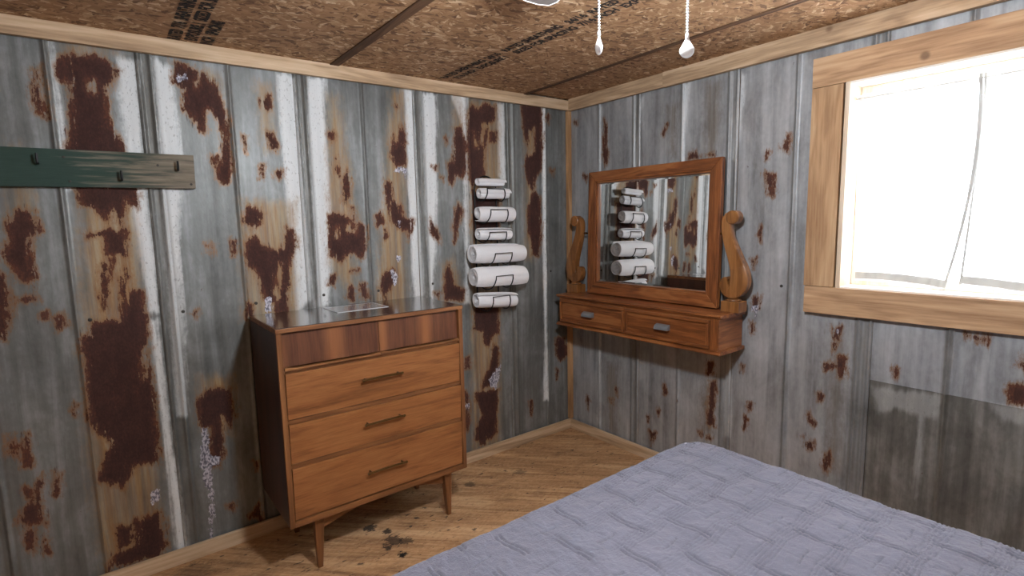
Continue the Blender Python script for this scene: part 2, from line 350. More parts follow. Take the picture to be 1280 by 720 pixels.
# ------------------------------------------------------------------ where the rust lies on the two tin walls (read off the photograph, mapped onto the wall plane)
def PX(s): return [tuple(float(c) for c in p.split(',')) for p in s.split()]
A_RUST = [PX(s) for s in """42,87 51,82 54,118 59,147 46,137 41,123
71,82 80,66 100,70 119,68 139,79 149,87 142,102 132,112 135,132 139,157 150,173 155,187 160,236 95,236 83,187 86,157 87,129 86,107 71,94
98,245 100,232 172,232 172,262 158,250 150,285 140,262 131,276 118,262 106,258
108,296 121,287 158,286 158,320 132,319 130,296
126,328 138,330 135,389 128,388
133,324 147,324 143,329
150,345 160,330 165,372 152,372
21,261 40,263 52,289 40,296 38,317 47,345 42,353 26,350 21,338 3,322 10,296 5,284
-6,338 9,345 12,400 7,424 -6,428
26,372 42,369 43,357 49,376 31,379
66,397 78,393 82,407 71,412
52,394 60,391 60,399 54,399
102,425 117,402 150,400 155,365 180,362 187,435 192,485 200,580 172,580 155,610 122,600 137,555 110,525 107,475
145,660 165,655 167,680 150,685
170,650 200,640 208,680 200,695 135,712 140,695 170,680
10,546 16,545 22,571 12,567
31,543 35,545 40,583 30,583 30,567
23,654 26,637 43,628 45,605 52,592 57,604 50,612 54,654 38,657
28,664 45,663 45,692 35,685
54,674 64,692 58,692
28,611 38,612 36,621
94,505 100,505 95,520
71,590 75,591 73,619 68,619
217,78 237,84 256,93 271,108 283,140 285,166 291,214 288,227 279,232 271,224 271,208 279,206 277,166 263,137 258,137 257,166 249,166 242,148 229,137 228,112 216,103
266,196 272,196 272,203 266,203
257,305 267,305 266,311 259,310
259,315 267,316 266,319
289,300 294,302 291,320
238,393 246,388 246,398
245,502 258,487 287,485 294,520 289,532 277,522 280,568 275,584 265,582 261,555 265,534 251,534
284,631 292,629 291,638
311,645 324,630 328,650
317,575 324,577 320,589
325,125 337,119 340,134 335,138 327,133
334,165 341,167 347,179 344,191 335,182
344,215 353,212 351,222 344,220
327,206 331,206 328,223 326,222
303,170 307,170 306,190
306,261 315,257 331,268 325,282 315,284 305,278
305,315 311,298 320,296 327,306 341,311 353,310 358,282 367,289 369,308 363,334 361,360 360,391 344,391 344,381 331,374 325,353 320,339 308,332
308,378 316,380 318,396 306,396
409,167 413,164 418,171 414,180
419,198 422,197 424,222 420,215
429,221 434,212 438,223 438,245 433,256 428,252
490,132 495,131 498,135 494,137
487,190 492,167 495,182 502,155 507,169 508,207 500,209 493,207
481,225 489,228 491,248 502,258 504,270 517,274 515,288 511,303 509,288 500,286 489,278 485,263 482,252
470,270 475,265 480,279 473,283
478,299 482,285 485,297
411,270 422,264 437,274 433,288 447,292 450,279 458,283 458,314 453,325 442,317 433,321 427,328 413,321 410,308 412,294
440,259 444,272 443,288 439,285
433,372 437,357 444,361 442,377
450,357 457,352 460,372 453,374
414,345 420,343 418,358 412,355
440,338 448,336 446,341
476,350 484,339 492,337 492,354 483,368 484,381 480,377 476,359
568,160 576,158 582,178 582,209 578,222 570,220 565,232 560,224 558,205 566,201 567,178
568,265 573,251 578,263 571,291 568,305 566,280
537,272 549,294 549,304 538,291
556,343 561,327 568,357 582,362 578,376 556,374
543,366 549,366 548,375
556,171 560,171 559,181
540,207 546,207 545,213
550,221 555,221 554,226
584,137 588,131 597,137 605,129 619,133 619,149 611,156 607,182 605,209 606,221 596,224 590,234 586,224 584,197
612,165 620,165 620,178 613,178
588,236 625,246 624,300 592,300
592,385 623,383 623,416 613,422 612,433 605,430 603,416 592,411
616,430 623,433 623,458 612,483 602,486 605,472 612,461
594,491 623,486 621,519 620,541 603,558 594,549 594,536 603,519 595,502
581,447 587,445 587,461 581,462
580,490 586,495 586,540 582,535
652,131 677,131 678,171 677,211 669,226 666,241 660,229 655,208 660,186 654,165
660,257 666,238 675,245 677,293 674,321 666,318 660,287
682,147 686,144 686,156
688,212 692,212 691,220
662,502 665,501 664,519
695,422 706,422 709,444 700,452 695,441
696,461 700,463 696,474""".split('\n')]
A_HOLE = [PX(s) for s in """603,154 608,156 603,184 600,178
592,164 596,182 593,184
108,100 120,102 116,116 108,112
178,436 184,432 186,470 180,475
243,102 249,90 250,96 245,112
344,345 352,330 350,372 345,378
420,284 424,284 423,298 420,296
660,170 668,160 668,190 661,195""".split('\n')]
A_STAIN = [PX(s) for s in """300,248 372,250 374,400 303,400
98,240 168,240 186,400 196,560 208,700 130,714 105,560 100,400
8,180 26,180 44,262 12,330
488,112 507,112 510,385 468,385 478,240
408,118 424,120 446,260 444,380 408,330
584,122 626,128 626,560 590,566
565,112 575,112 581,165 565,165
655,134 670,134 670,325 656,325
75,52 140,52 150,70 78,70
244,470 292,468 292,545 250,540
255,85 275,95 285,150 270,120
318,100 340,105 345,190 330,190
552,330 566,320 584,378 552,378""".split('\n')]
A_WHITE = [PX(s) for s in """146,72 172,76 198,390 186,390 164,240
191,72 214,84 226,205 222,300 236,520 222,520 205,260
346,92 370,96 388,372 372,392 358,250
382,95 404,100 414,260 412,382 396,386
506,112 516,112 530,368 518,372 510,240
526,116 546,118 546,230 540,372 535,372
60,48 68,48 92,236 86,236
560,110 582,116 588,380 580,380 578,160
676,135 681,135 685,500 680,500
186,400 196,400 236,690 222,690
622,130 630,130 634,230 622,220""".split('\n')]
A_FLAKE = [PX(s) for s in """220,97 232,93 234,99 223,104
252,534 260,534 261,568 275,570 273,581 265,582 265,603 268,634 265,673 261,669 262,614 254,600 251,575
332,373 340,372 340,390 330,390
492,215 498,208 508,211 508,223 502,215
488,337 494,337 498,350 492,357
496,274 501,278 500,283
496,319 502,321 498,327
612,474 620,461 626,456 624,474 620,486 613,484
188,615 199,612 200,624 192,630
580,504 587,504 586,514""".split('\n')]
B_RUST = [PX(s) for s in """755,149 758,160 760,197 757,208 754,194
828,167 834,156 832,165 829,170
861,192 867,188 875,196 872,199 861,199
885,193 893,192 893,197
729,219 734,220 733,228
717,152 721,151 721,156
957,216 968,219 967,247 960,243
976,185 986,169 984,192
947,293 953,283 950,301
939,325 945,322 942,335
940,372 949,370 949,386 940,386
957,190 960,191 958,200
888,477 895,477 893,512 892,533 882,530 886,507
884,452 892,452 892,468 885,468
1041,410 1051,409 1048,425 1041,422
1040,430 1044,430 1042,440
1030,454 1044,454 1047,445 1058,448 1055,475 1048,472 1047,461 1032,463
1010,517 1014,523 1022,530 1017,534 1010,527
1022,492 1032,495 1024,502
1004,552 1016,552 1016,559 1006,559
1002,545 1006,545 1005,549
1030,568 1035,565 1039,577 1033,594 1029,582
926,456 929,457 927,464
934,505 939,505 936,515
930,521 933,524 930,536
938,402 942,402 941,416
830,481 835,492 830,494
812,538 820,541 818,547 814,556
822,513 825,513 823,521
809,520 812,520 810,527
762,498 767,499 765,504
770,485 773,485 772,495
874,539 878,541 876,546
882,547 890,547 889,550
734,495 738,500 735,512
1208,417 1231,419 1231,431 1216,425
1262,481 1286,483 1286,505 1262,503
1272,456 1286,440 1286,466
1118,462 1121,462 1120,470""".split('\n')]
B_STAIN = [PX(s) for s in """878,100 906,96 898,200 878,200
756,450 776,455 772,548 758,540
1035,405 1060,405 1056,600 1030,590
876,470 898,472 894,545 872,545
828,130 850,126 848,200 838,200
735,215 742,215 742,225
1258,478 1286,470 1286,510 1258,508""".split('\n')]
B_WHITE_GLOW = [PX(s) for s in """750,132 753,132 750,530 747,530
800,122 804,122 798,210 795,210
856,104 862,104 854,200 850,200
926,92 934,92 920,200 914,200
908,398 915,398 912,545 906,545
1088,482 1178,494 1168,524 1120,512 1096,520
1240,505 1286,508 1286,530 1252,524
1149,520 1156,520 1150,622 1144,622""".split('\n')]  # patches below the lap: bright glow painted into the sheet colour
B_FLAKE = [PX(s) for s in ["938,383 949,382 945,396", "1046,412 1050,412 1049,418"]]
def to_wall(polys, wall):
    ax = 1 if wall == 'A' else 0; k = 0 if wall == 'A' else 1
    return [np.array([(lambda h: (-h[k], h[2]))(hit(x, y, ax, 0.0)) for x, y in P]) for P in polys]
def sdf(pts, polys, margin=.07):
    out = np.full(len(pts), -margin)
    for P in polys:
        lo = P.min(0) - margin; hi = P.max(0) + margin
        ix = np.nonzero((pts[:, 0] > lo[0]) & (pts[:, 0] < hi[0]) & (pts[:, 1] > lo[1]) & (pts[:, 1] < hi[1]))[0]
        if not len(ix): continue
        q = pts[ix]; ins = np.zeros(len(q), bool); dm = np.full(len(q), 9.0)
        for a, b in zip(P, np.roll(P, -1, 0)):
            e = b - a; w = q - a; tt = np.clip((w @ e) / (e @ e + 1e-12), 0, 1)
            dm = np.minimum(dm, ((w - tt[:, None] * e) ** 2).sum(1))
            c = ((a[1] > q[:, 1]) != (b[1] > q[:, 1])) & (q[:, 0] < (b[0] - a[0]) * (q[:, 1] - a[1]) / (b[1] - a[1] + 1e-12) + a[0])
            ins ^= c
        s = np.sqrt(dm) * np.where(ins, 1, -1); out[ix] = np.maximum(out[ix], s)
    return out
WEAR_GLOW = {'A': dict(rust=to_wall(A_RUST, 'A'), hole=to_wall(A_HOLE, 'A'), stain=to_wall(A_STAIN, 'A'), white=to_wall(A_WHITE, 'A'), flake=to_wall(A_FLAKE, 'A')),
        'B': dict(rust=to_wall(B_RUST, 'B'), hole=[], stain=to_wall(B_STAIN, 'B'), white=to_wall(B_WHITE_GLOW, 'B'), flake=to_wall(B_FLAKE, 'B'))}

# ------------------------------------------------------------------ room shell
XW, YB, H = -3.78, -3.62, 2.283          # far x wall, back y wall, ceiling height at the corner
def zc(x): return H + .0135 * x           # the ceiling falls a little to the left
wl = tag(MB().box(XW - .1, .11, .014, .12, -.1, 2.45).build('wall_left', M_plain), 'tin-clad wall streaked with rust behind the chest of drawers', 'wall', kind='structure')
WY0, WY1, WZ0, WZ1 = -1.722, -2.60, 1.148, 2.05      # window opening
m = MB(); m.box(.014, .12, YB - .1, .014, -.1, WZ0); m.box(.014, .12, YB - .1, .014, WZ1, 2.45); m.box(.014, .12, WY0, .014, WZ0, WZ1); m.box(.014, .12, YB - .1, WY1, WZ0, WZ1)
wr = tag(m.build('wall_right', M_plain), 'grey tin-clad wall with the bright window', 'wall', kind='structure')
tag(box('wall_back', (XW - .1, .12, YB - .1, YB, -.1, 2.45), M_plain), 'plain board wall behind the bed', 'wall', kind='structure')
tag(box('wall_front', (XW - .1, XW, YB, .014, -.1, 2.45), M_plain), 'plain board wall beside the camera', 'wall', kind='structure')
floor = tag(box('floor', (XW, .014, YB, .014, -.12, -.022), M_sub), 'rough diagonal board floor with dark stains', 'floor', kind='structure')

def clip(poly, n, d):     # keep n.p >= d
    o = []
    for a, b in zip(poly, poly[1:] + poly[:1]):
        sa = n[0] * a[0] + n[1] * a[1] - d; sb = n[0] * b[0] + n[1] * b[1] - d
        if sa >= 0: o.append(a)
        if sa * sb < 0:
            t_ = sa / (sa - sb); o.append((a[0] + t_ * (b[0] - a[0]), a[1] + t_ * (b[1] - a[1])))
    return o
r2 = 1 / math.sqrt(2); s = -.553 + .209 * 3
while s > -5.4:
    P = clip(clip([(XW, YB), (.0, YB), (.0, .0), (XW, .0)], (r2, r2), s - .209 + .0012), (-r2, -r2), -s + .0012)
    if len(P) > 2:
        MB().prism(P, lambda x, y, z: (x, y, z), -.022, rng.uniform(-.0015, 0)).build('floor_board', M_floor, floor)
    s -= .209

ceil = tag(MB().hexa([(XW - .1, YB - .1, zc(XW) + .014), (.12, YB - .1, zc(.1) + .014), (.12, .12, zc(.1) + .014), (XW - .1, .12, zc(XW) + .014),
                      (XW - .1, YB - .1, 2.5), (.12, YB - .1, 2.5), (.12, .12, 2.5), (XW - .1, .12, 2.5)]).build('ceiling', M_lum), 'brown strand-board ceiling with black grade stamps', 'ceiling', kind='structure')
def slab(name, x0, x1, y0, y1, dz, th, mat, skew=0):
    return MB().hexa([(x0, y0, zc(x0) + dz), (x1 - skew, y0, zc(x1) + dz), (x1, y1, zc(x1) + dz), (x0, y1, zc(x0) + dz),
                      (x0, y0, zc(x0) + dz + th), (x1 - skew, y0, zc(x1) + dz + th), (x1, y1, zc(x1) + dz + th), (x0, y1, zc(x0) + dz + th)]).build(name, mat, ceil)
p1 = slab('strand_board_panel', -1.600, -.405, -2.44, .012, 0, .012, M_osb, .05)
p2 = slab('strand_board_panel', -2.835, -1.622, -2.44, .012, 0, .012, M_osb)
slab('strand_board_panel', XW, -2.838, -2.44, .012, 0, .012, M_osb)
for a, b in ((-1.600, -.405), (-2.835, -1.622), (XW, -2.838)): slab('strand_board_panel', a, b, YB, -2.443, 0, .012, M_osb)
MB().hexa([(-.40 - .09, YB, H + .0075), (.012, YB, H + .0075), (.012, .012, H + .0075), (-.38, .012, H + .0075), (-.40 - .09, YB, H + .0125), (.012, YB, H + .0125), (.012, .012, H + .0125), (-.38, .012, H + .0125)]).build('strand_board_panel', M_osb, ceil)
slab('batten_or_shade_strip', -1.634, -1.590, YB, .012, -.006, .005, M_lum)
bz_ = H - .0105
MB().hexa([(-.512, YB, bz_), (-.484, YB, bz_), (-.388, .012, bz_), (-.416, .012, bz_), (-.512, YB, bz_ + .018), (-.484, YB, bz_ + .018), (-.388, .012, bz_ + .018), (-.416, .012, bz_ + .018)]).build('batten_or_shade_strip', M_lum, ceil)  # dark strip added along the seam to stand for its shadow line

# black grade stamps on the strand board
def stamp(lines, parent, x, y, size, dx, sy=1.0):
    for i, (txt, yo) in enumerate(lines):
        cu = D.curves.new('grade_stamp', 'FONT'); cu.body = txt; cu.size = size; cu.offset = size * .05
        tmp = D.objects.new('tmp', cu); COL.objects.link(tmp)
        me = D.meshes.new_from_object(tmp.evaluated_get(bpy.context.evaluated_depsgraph_get()))
        D.objects.remove(tmp); D.curves.remove(cu)
        xx = x + i * dx
        for v in me.vertices:       # text runs along -y, read from below
            a, b = v.co.x * sy, v.co.y
            px_ = xx + size * .7 - b; v.co = (px_, y - a - yo, zc(px_) - .0012)
        me.materials.append(M_ink)
        o = D.objects.new('grade_stamp', me); COL.objects.link(o); o.parent = parent
bpy.context.view_layer.update()
stamp([('RATED SHEATHING  24/16   RATED SHEATHING   24/16  RATED SHEATHING', .0), ('7/16 INCH  EXPOSURE 1     SIZED FOR SPACING  7/16 INCH  EXPOSURE 1', .03)], p1, -1.055, -.09, .056, .062, .78)
stamp([('RATED  7/16  SHEATHING 24/16', 0.0), ('EXPOSURE 1  SIZED FOR SPACING', .02), ('INCH   SPACING', .0)], p2, -2.300, -.04, .060, .058, .70)

# ---- trims and baseboards
T = .019
def zt(x): return zc(x)
m = MB(); x0, x1 = XW, -.0
m.hexa([(x0, -.034, zc(x0) - .068), (x1, -.034, zc(x1) - .064), (x1, -.012, zc(x1) - .064), (x0, -.012, zc(x0) - .068), (x0, -.034, zc(x0) - .001), (x1, -.034, zc(x1) - .001), (x1, -.012, zc(x1) - .001), (x0, -.012, zc(x0) - .001)])
tag(m.build('trim_1', M_pine_x, bevel=.0015), 'pine board capping the rusty wall under the ceiling', 'trim', kind='structure')
tag(MB().box(-.034, -.012, -.785, -.035, H - .070, H + .0070).build('trim_2', M_pine_y, bevel=.0015), 'short pine ceiling board in the corner above the mirror', 'trim', kind='structure')
tag(MB().box(-.040, -.012, YB, -.790, H - .073, H + .0070).build('trim_3', M_pine_y, bevel=.0015), 'long pine ceiling board above the window', 'trim', kind='structure')
tag(MB().box(-.030, -.001, -.030, -.001, .068, H - .066).build('trim_4', M_pine_z, bevel=.003), 'thin pine strip standing in the corner of the room', 'trim', kind='structure')
tag(MB().box(XW, -.012, -.012 - T, -.012, 0, .066).build('baseboard_left', M_pine_x, bevel=.002), 'pine baseboard along the rusty wall', 'baseboard', kind='structure')
tag(MB().box(-.012 - T, -.012, YB, -.032, 0, .066).build('baseboard_right', M_pine_y, bevel=.002), 'pine baseboard under the wall-hung dressing shelf', 'baseboard', kind='structure')

# ---- roofing sheets
def sheet(wall, u0, u1, z0, z1, singles, doubles, mat, parent, step=.0075, opening=None, lift=0.0, ptop=None):
    us = set(np.round(np.arange(u0, u1, step), 4)); us.add(round(u1, 4)); prof = []
    for c in singles: prof.append(c)
    for c in doubles: prof += [c - .021, c + .021]
    for c in prof:
        us = {u for u in us if abs(u - c) > .0155}
        us |= {round(c + k, 4) for k in (-.0135, -.008, -.003, 0, .003, .008, .0135)}
    us = np.array(sorted(u for u in us if u0 - 1e-6 <= u <= u1 + 1e-6)); n_ = np.zeros(len(us))
    for c in prof:
        n_ = np.maximum(n_, np.interp(np.abs(us - c), [0, .003, .008, .0135], [.0105, .0095, .0028, 0]))
    zs = np.linspace(z0, z1, max(2, int((z1 - z0) / (step * 1.05)) + 1))
    nu, nz = len(us), len(zs)
    U, Z = np.meshgrid(us, zs); Nn = np.tile(n_, (nz, 1)) + lift
    Nn = Nn + .0016 * np.sin(U * 31 + 1.3 * np.sin(Z * 4.1)) * np.sin(Z * 2.3 + U * 5) * (np.tile(n_, (nz, 1)) < 1e-5)
    pts = np.stack([U.ravel(), Z.ravel()], 1); nn = Nn.ravel()
    co = np.stack([-pts[:, 0], -nn, pts[:, 1]], 1) if wall == 'A' else np.stack([-nn, -pts[:, 0], pts[:, 1]], 1)
    i = np.arange(nu * nz).reshape(nz, nu)
    q = np.stack([i[:-1, :-1], i[:-1, 1:], i[1:, 1:], i[1:, :-1]], -1).reshape(-1, 4)
    if wall == 'A': q = q[:, ::-1]
    if opening is not None:
        cu = pts[q].mean(1); a, b, c, d = opening
        q = q[~((cu[:, 0] > a) & (cu[:, 0] < b) & (cu[:, 1] > c) & (cu[:, 1] < d))]
    me = D.meshes.new('roofing_sheet'); me.vertices.add(len(co)); me.vertices.foreach_set('co', co.ravel().astype(np.float32))
    me.loops.add(len(q) * 4); me.loops.foreach_set('vertex_index', q.ravel().astype(np.int32))
    me.polygons.add(len(q)); me.polygons.foreach_set('loop_start', np.arange(0, len(q) * 4, 4, dtype=np.int32)); me.polygons.foreach_set('loop_total', np.full(len(q), 4, np.int32))
    me.update(calc_edges=True); me.shade_smooth(); me.materials.append(mat)
    w = WEAR_GLOW[wall]
    r = sdf(pts, w['rust'])
    if w['hole']: r = np.minimum(r, -sdf(pts, w['hole']))
    st = np.maximum(sdf(pts, w['stain'], .09), r - .010)
    gr = np.zeros(len(pts))
    for c in doubles: gr = np.maximum(gr, np.maximum(.62 * np.clip(1.6 - np.abs(pts[:, 0] - c) / .024, 0, 1), np.maximum(np.clip(1 - np.abs(np.abs(pts[:, 0] - c) - .036) / .006, 0, 1), np.clip(1 - np.abs(pts[:, 0] - c) / .007, 0, 1))))
    for c in singles: gr = np.maximum(gr, .7 * np.clip(1.2 - np.abs(pts[:, 0] - c + .006) / .011, 0, 1))  # shade line painted along one side of each single crimp
    for nm, val in (('rust', .5 + r / .062), ('stain', .5 + st / .12), ('white', .5 + sdf(pts, w['white'], .06) / .07), ('flake', .5 + sdf(pts, w['flake'], .05) / .035), ('grime_shade', gr)):
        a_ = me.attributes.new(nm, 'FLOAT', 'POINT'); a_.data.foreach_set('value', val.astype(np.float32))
    o = D.objects.new('roofing_sheet', me); COL.objects.link(o); o.parent = parent
    # screw heads
    mb = MB(); rows = [z for z in (1.135, .42, 1.62) if z0 + .05 < z < z1 - .05]
    for z in rows:
        for c, offs in [(c, (-.052, .052)) for c in doubles] + [(c, (-.04,)) for c in singles]:
            for of in offs:
                u = c + of
                if not (u0 < u < u1) or (z != 1.135 and of < 0): continue
                if opening is not None and opening[0] - .1 < u < opening[1] + .1 and opening[2] - .1 < z < opening[3] + .1: continue
                zz = z + rng.uniform(-.012, .012); c0 = (-u, -lift, zz) if wall == 'A' else (-lift, -u, zz)
                mb.lathe(c0, [(.0075, .0), (.0075, -.002), (.0045, -.003), (.004, -.0065)], 8, 'y' if wall == 'A' else 'x')
    if mb.v: tag(mb.build('screw_heads', M_screw, o), kind='stuff')
    return o
dA = [.51, 1.15, 1.775, 2.385, 2.985]; sA = [.22, .815, 1.47, 2.08, 2.69]
edges = [0.0] + [d + .034 for d in dA]
for k in range(5): sheet('A', edges[k] - (.004 if k else 0), edges[k + 1], .002, 2.33, [sA[k]], [dA[k]], M_tinA, wl, lift=.0012 * (k % 2))
sheet('A', edges[5] - .004, -XW, .002, 2.33, [3.3], [], M_tinA, wl, .03)
OPEN = (-WY0, -WY1, WZ0, WZ1)
dB = [.585, 1.197, 1.834]; sB = [.285, .90, 1.508]; eb = [.0] + [d + .034 for d in dB]
for k in range(3): sheet('B', eb[k] - (.004 if k else 0), eb[k + 1], .002, 2.33, [sB[k]], [dB[k]], M_tinB, wr, opening=OPEN if k == 2 else None, lift=.0012 * (k % 2))
sheet('B', eb[3] - .004, 2.478, .765, 2.33, [2.125], [2.44], M_tinB, wr, opening=OPEN, lift=.0032)
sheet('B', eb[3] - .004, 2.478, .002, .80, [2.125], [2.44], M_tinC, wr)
sheet('B', 2.474, -YB, .765, 2.33, [2.75, 3.36], [3.05], M_tinB, wr, .02, opening=OPEN, lift=.0032)
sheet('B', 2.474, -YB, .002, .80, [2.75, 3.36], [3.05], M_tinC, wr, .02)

# ---- window
win = thing('window_1', (-.02, -2.16, 1.03), 'pine-framed window, blown-out white with daylight', 'window', kind='structure')
cx0, cx1 = -.034, -.012
MB().box(cx0, cx1, -1.582, -2.74, 2.040, 2.165).build('casing_head', M_case_y, win, .002)
MB().box(cx0, cx1, -1.583, -1.709, 1.161, 2.038).build('casing_side', M_case_z, win, .002)
MB().box(cx0, cx1, -2.613, -2.739, 1.161, 2.038).build('casing_side', M_case_z, win, .002)
MB().box(cx0 - .003, cx1, -1.588, -2.735, 1.037, 1.159).build('casing_apron', M_case_y, win, .003)
jx = .118
MB().box(-.030, jx, WY0 + .006, WY0 - .012, WZ0, WZ1).build('jamb', M_jamb_z, win, .001)
MB().box(-.030, jx, WY1 - .006, WY1 + .012, WZ0, WZ1).build('jamb', M_jamb_z, win, .001)
MB().box(-.030, jx, WY0 - .013, WY1 + .013, WZ1 - .018, WZ1).build('jamb_head', M_jamb_y, win, .001)
MB().box(-.030, jx, WY0 - .013, WY1 + .013, WZ0, WZ0 + .018).build('window_sill', M_jamb_y, win, .001)
m = MB(); ya, yb, za, zb_ = WY0 - .014, WY1 + .014, WZ0 + .019, WZ1 - .019
for b_ in ((ya, ya - .035, za, zb_), (yb + .035, yb, za, zb_), (ya - .035, yb + .035, zb_ - .04, zb_), (ya - .035, yb + .035, za, za + .04)): m.box(.092, .116, *b_)
sash = m.build('sash', M_jamb_z, win, .002)
MB().box(.103, .106, ya - .033, yb + .033, za + .038, zb_ - .038).build('pane', M_glass, win)
# curtain rod
rod = MB().tube([(.048, WY0 - .0125, 1.975), (.048, WY1 + .0125, 1.975)], .0045, 10).build('curtain_rod', m_simple('rod metal', S(225, 222, 215), .4, .1), smooth=True)
tag(rod, 'thin curtain rod across the top of the window', 'curtain rod')
def curtain(y0t, y1t, y0b, y1b, ph, label):
    root = thing('curtain', (.05, (y0t + y1t) / 2, 1.2), label, 'curtain', 'cotton window curtains')
    nu, nz = 60, 60
    def P(a, b, off=0):           # a across 0..1, b down 0..1
        sw = b ** 1.6; y = (y0t + (y1t - y0t) * a) * (1 - sw) + (y0b + (y1b - y0b) * a) * sw
        if y0t > -2: y += -.030 * math.sin(b * PI) * a * .6
        z = 1.990 - b * .803 + (.010 * math.sin(a * 3 + ph) * b) - .012 * b * a
        x = .048 + .0075 * (1 - .3 * b) * math.sin(a * 26 + ph + 1.5 * math.sin(b * 2 + a * 4)) + .006 * math.sin(a * 9 + ph) * b
        if b < .04: x = .048 + (x - .048) * .5 - .0075
        return (x - off, y, z)
    V = [P(i / (nu - 1), j / (nz - 1)) for j in range(nz) for i in range(nu)]
    Fs = [(j * nu + i, j * nu + i + 1, (j + 1) * nu + i + 1, (j + 1) * nu + i) for j in range(nz - 1) for i in range(nu - 1)]
    MB().add(V, Fs).build('cloth', M_curtain, root, smooth=2)
    for (b0, b1) in ((.952, .992), (.016, .040)):
        V = [P(i / (nu - 1), b, .0016) for b in (b0, b1) for i in range(nu)]
        Fs = [(i, i + 1, nu + i + 1, nu + i) for i in range(nu - 1)]
        MB().add(V, Fs).build('hem', M_hem if b0 > .5 else M_hem2, root, smooth=2)
    aa = ((.974, 1.0),) if y0t > -2 else ((0.0, .02),)
    for a0, a1 in aa:
        V = [P(a, j / (nz - 1), .0016) for a in (a0, a1) for j in range(nz)]
        MB().add(V, [(i, i + 1, nz + i + 1, nz + i) for i in range(nz - 1)]).build('side_hem', M_hem, root, smooth=2)
    return root
curtain(-1.742, -2.150, -1.765, -2.085, .3, 'white cotton curtain on the left half of the window')
curtain(-2.154, -2.580, -2.128, -2.575, 1.9, 'white cotton curtain on the right half of the window')

# ------------------------------------------------------------------ chest of drawers
DX0, DX1, DY0, DY1 = -2.082, -1.209, -.487, -.046
dr = thing('chest_of_drawers', ((DX0 + DX1) / 2, (DY0 + DY1) / 2, 0), 'mid-century walnut chest of drawers with glossy dark top and tapered legs', 'dresser')
MB().box(DX0, DX1, DY0 - .004, DY1, 1.060, 1.078).build('top', M_wal_f, dr, .002)
MB().box(DX0 + .004, DX1 - .004, DY0 + .001, DY1 - .003, 1.0782, 1.0802).build('top_surface', M_top, dr, .0006)
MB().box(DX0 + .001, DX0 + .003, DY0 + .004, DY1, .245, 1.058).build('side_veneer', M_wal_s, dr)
MB().box(DX0 + .003, DX0 + .024, DY0, DY1, .2375, 1.0595).build('side_panel', M_wal_z, dr, .0015)
MB().box(DX1 - .024, DX1 - .003, DY0, DY1, .2375, 1.0595).build('side_panel', M_wal_z, dr, .0015)
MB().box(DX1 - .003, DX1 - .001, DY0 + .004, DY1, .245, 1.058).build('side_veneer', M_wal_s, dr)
MB().box(DX0 + .0245, DX1 - .0245, DY1 - .008, DY1, .262, 1.0595).build('back_panel', M_wal_s, dr)
MB().box(DX0 + .0245, DX1 - .0245, DY0, DY1 - .009, .2375, .262).build('bottom_rail', M_wal_f, dr, .001)
for z in (.501, .6885): MB().box(DX0 + .0245, DX1 - .0245, DY0 + .006, DY0 + .05, z - .008, z + .008).build('divider_rail', M_wal_f, dr, .001)
MB().box(DX0 + .0245, DX1 - .0245, DY0 + .012, DY0 + .05, .893, .903).build('divider_rail', M_wal_f, dr, .001)
xm = (DX0 + DX1) / 2; ix0, ix1 = DX0 + .0265, DX1 - .0265
# two small recessed top drawers with scooped finger pulls
for a, b in ((ix0, xm - .001), (xm + .001, ix1)):
    d_ = MB().box(a, b, DY0 + .016, DY0 + .036, .916, 1.056).build('top_drawer', M_wal_d, dr, .001)
    w_ = b - a; lo, hi_ = a + w_ * .10, b - w_ * .10
    prof = [(a, .9155), (a, .9035), (b, .9035), (b, .9155), (hi_ + .03, .9155), (hi_, .9095), (lo, .9095), (lo - .03, .9155)]
    MB().prism(prof, lambda p, q, t_: (p, t_, q), DY0 + .001, DY0 + .03).build('finger_pull', M_wal_f, d_, .0008)
for k, (z0, z1, hz) in enumerate(((.699, .891, .808), (.511, .678, .606), (.268, .491, .382))):
    d_ = MB().hexa([(ix0, DY0 + .005, z0), (ix1, DY0 + .005, z0), (ix1, DY0 + .03, z0), (ix0, DY0 + .03, z0),
                    (ix0, DY0 - .003, z1), (ix1, DY0 - .003, z1), (ix1, DY0 + .03, z1), (ix0, DY0 + .03, z1)]).build('drawer', M_wal_x, dr, .0012)
    h = MB(); yy = DY0 - .024
    h.tube([(-1.740, yy, hz), (-1.70, yy, hz + .0012), (-1.65, yy, hz + .002), (-1.60, yy, hz + .0012), (-1.560, yy, hz)], [.0045, .0048, .005, .0048, .0045], 10)
    for xx in (-1.728, -1.572): h.tube([(xx, DY0 + .004, hz), (xx, yy, hz)], .004, 8)
    for xx in (-1.742, -1.558): h.lathe((xx, yy, hz), [(.0055, -.004), (.0062, 0), (.0055, .004)], 10, 'x')
    h.build('handle', M_brass, d_, smooth=True)
# legs: square, tapered
def leg(xc, yc, sx, sy):
    m = MB(); a = .021
    tx, ty = xc, yc; fx, fy = xc + sx * .006, yc + sy * .010; b = .0105
    m.hexa([(fx - b, fy - b, 0), (fx + b, fy - b, 0), (fx + b, fy + b, 0), (fx - b, fy + b, 0), (tx - a, ty - a, .2372), (tx + a, ty - a, .2372), (tx + a, ty + a, .2372), (tx - a, ty + a, .2372)])
    m.build('leg', M_wal_z, dr, .0015)
for xc, sx in ((-1.953, -1), (-1.311, 1)):
    leg(xc, -.440, sx, -.3); leg(xc, -.105, sx, .6)
prof = [(-1.931, .2370), (-1.931, .176)] + [(-1.931 + .598 * k / 16, .176 + .052 * math.sin(PI * k / 16)) for k in range(1, 16)] + [(-1.333, .176), (-1.333, .2370)]
MB().prism(prof, lambda p, q, t_: (p, t_, q), -.447, -.428).build('apron', M_wal_f, dr)
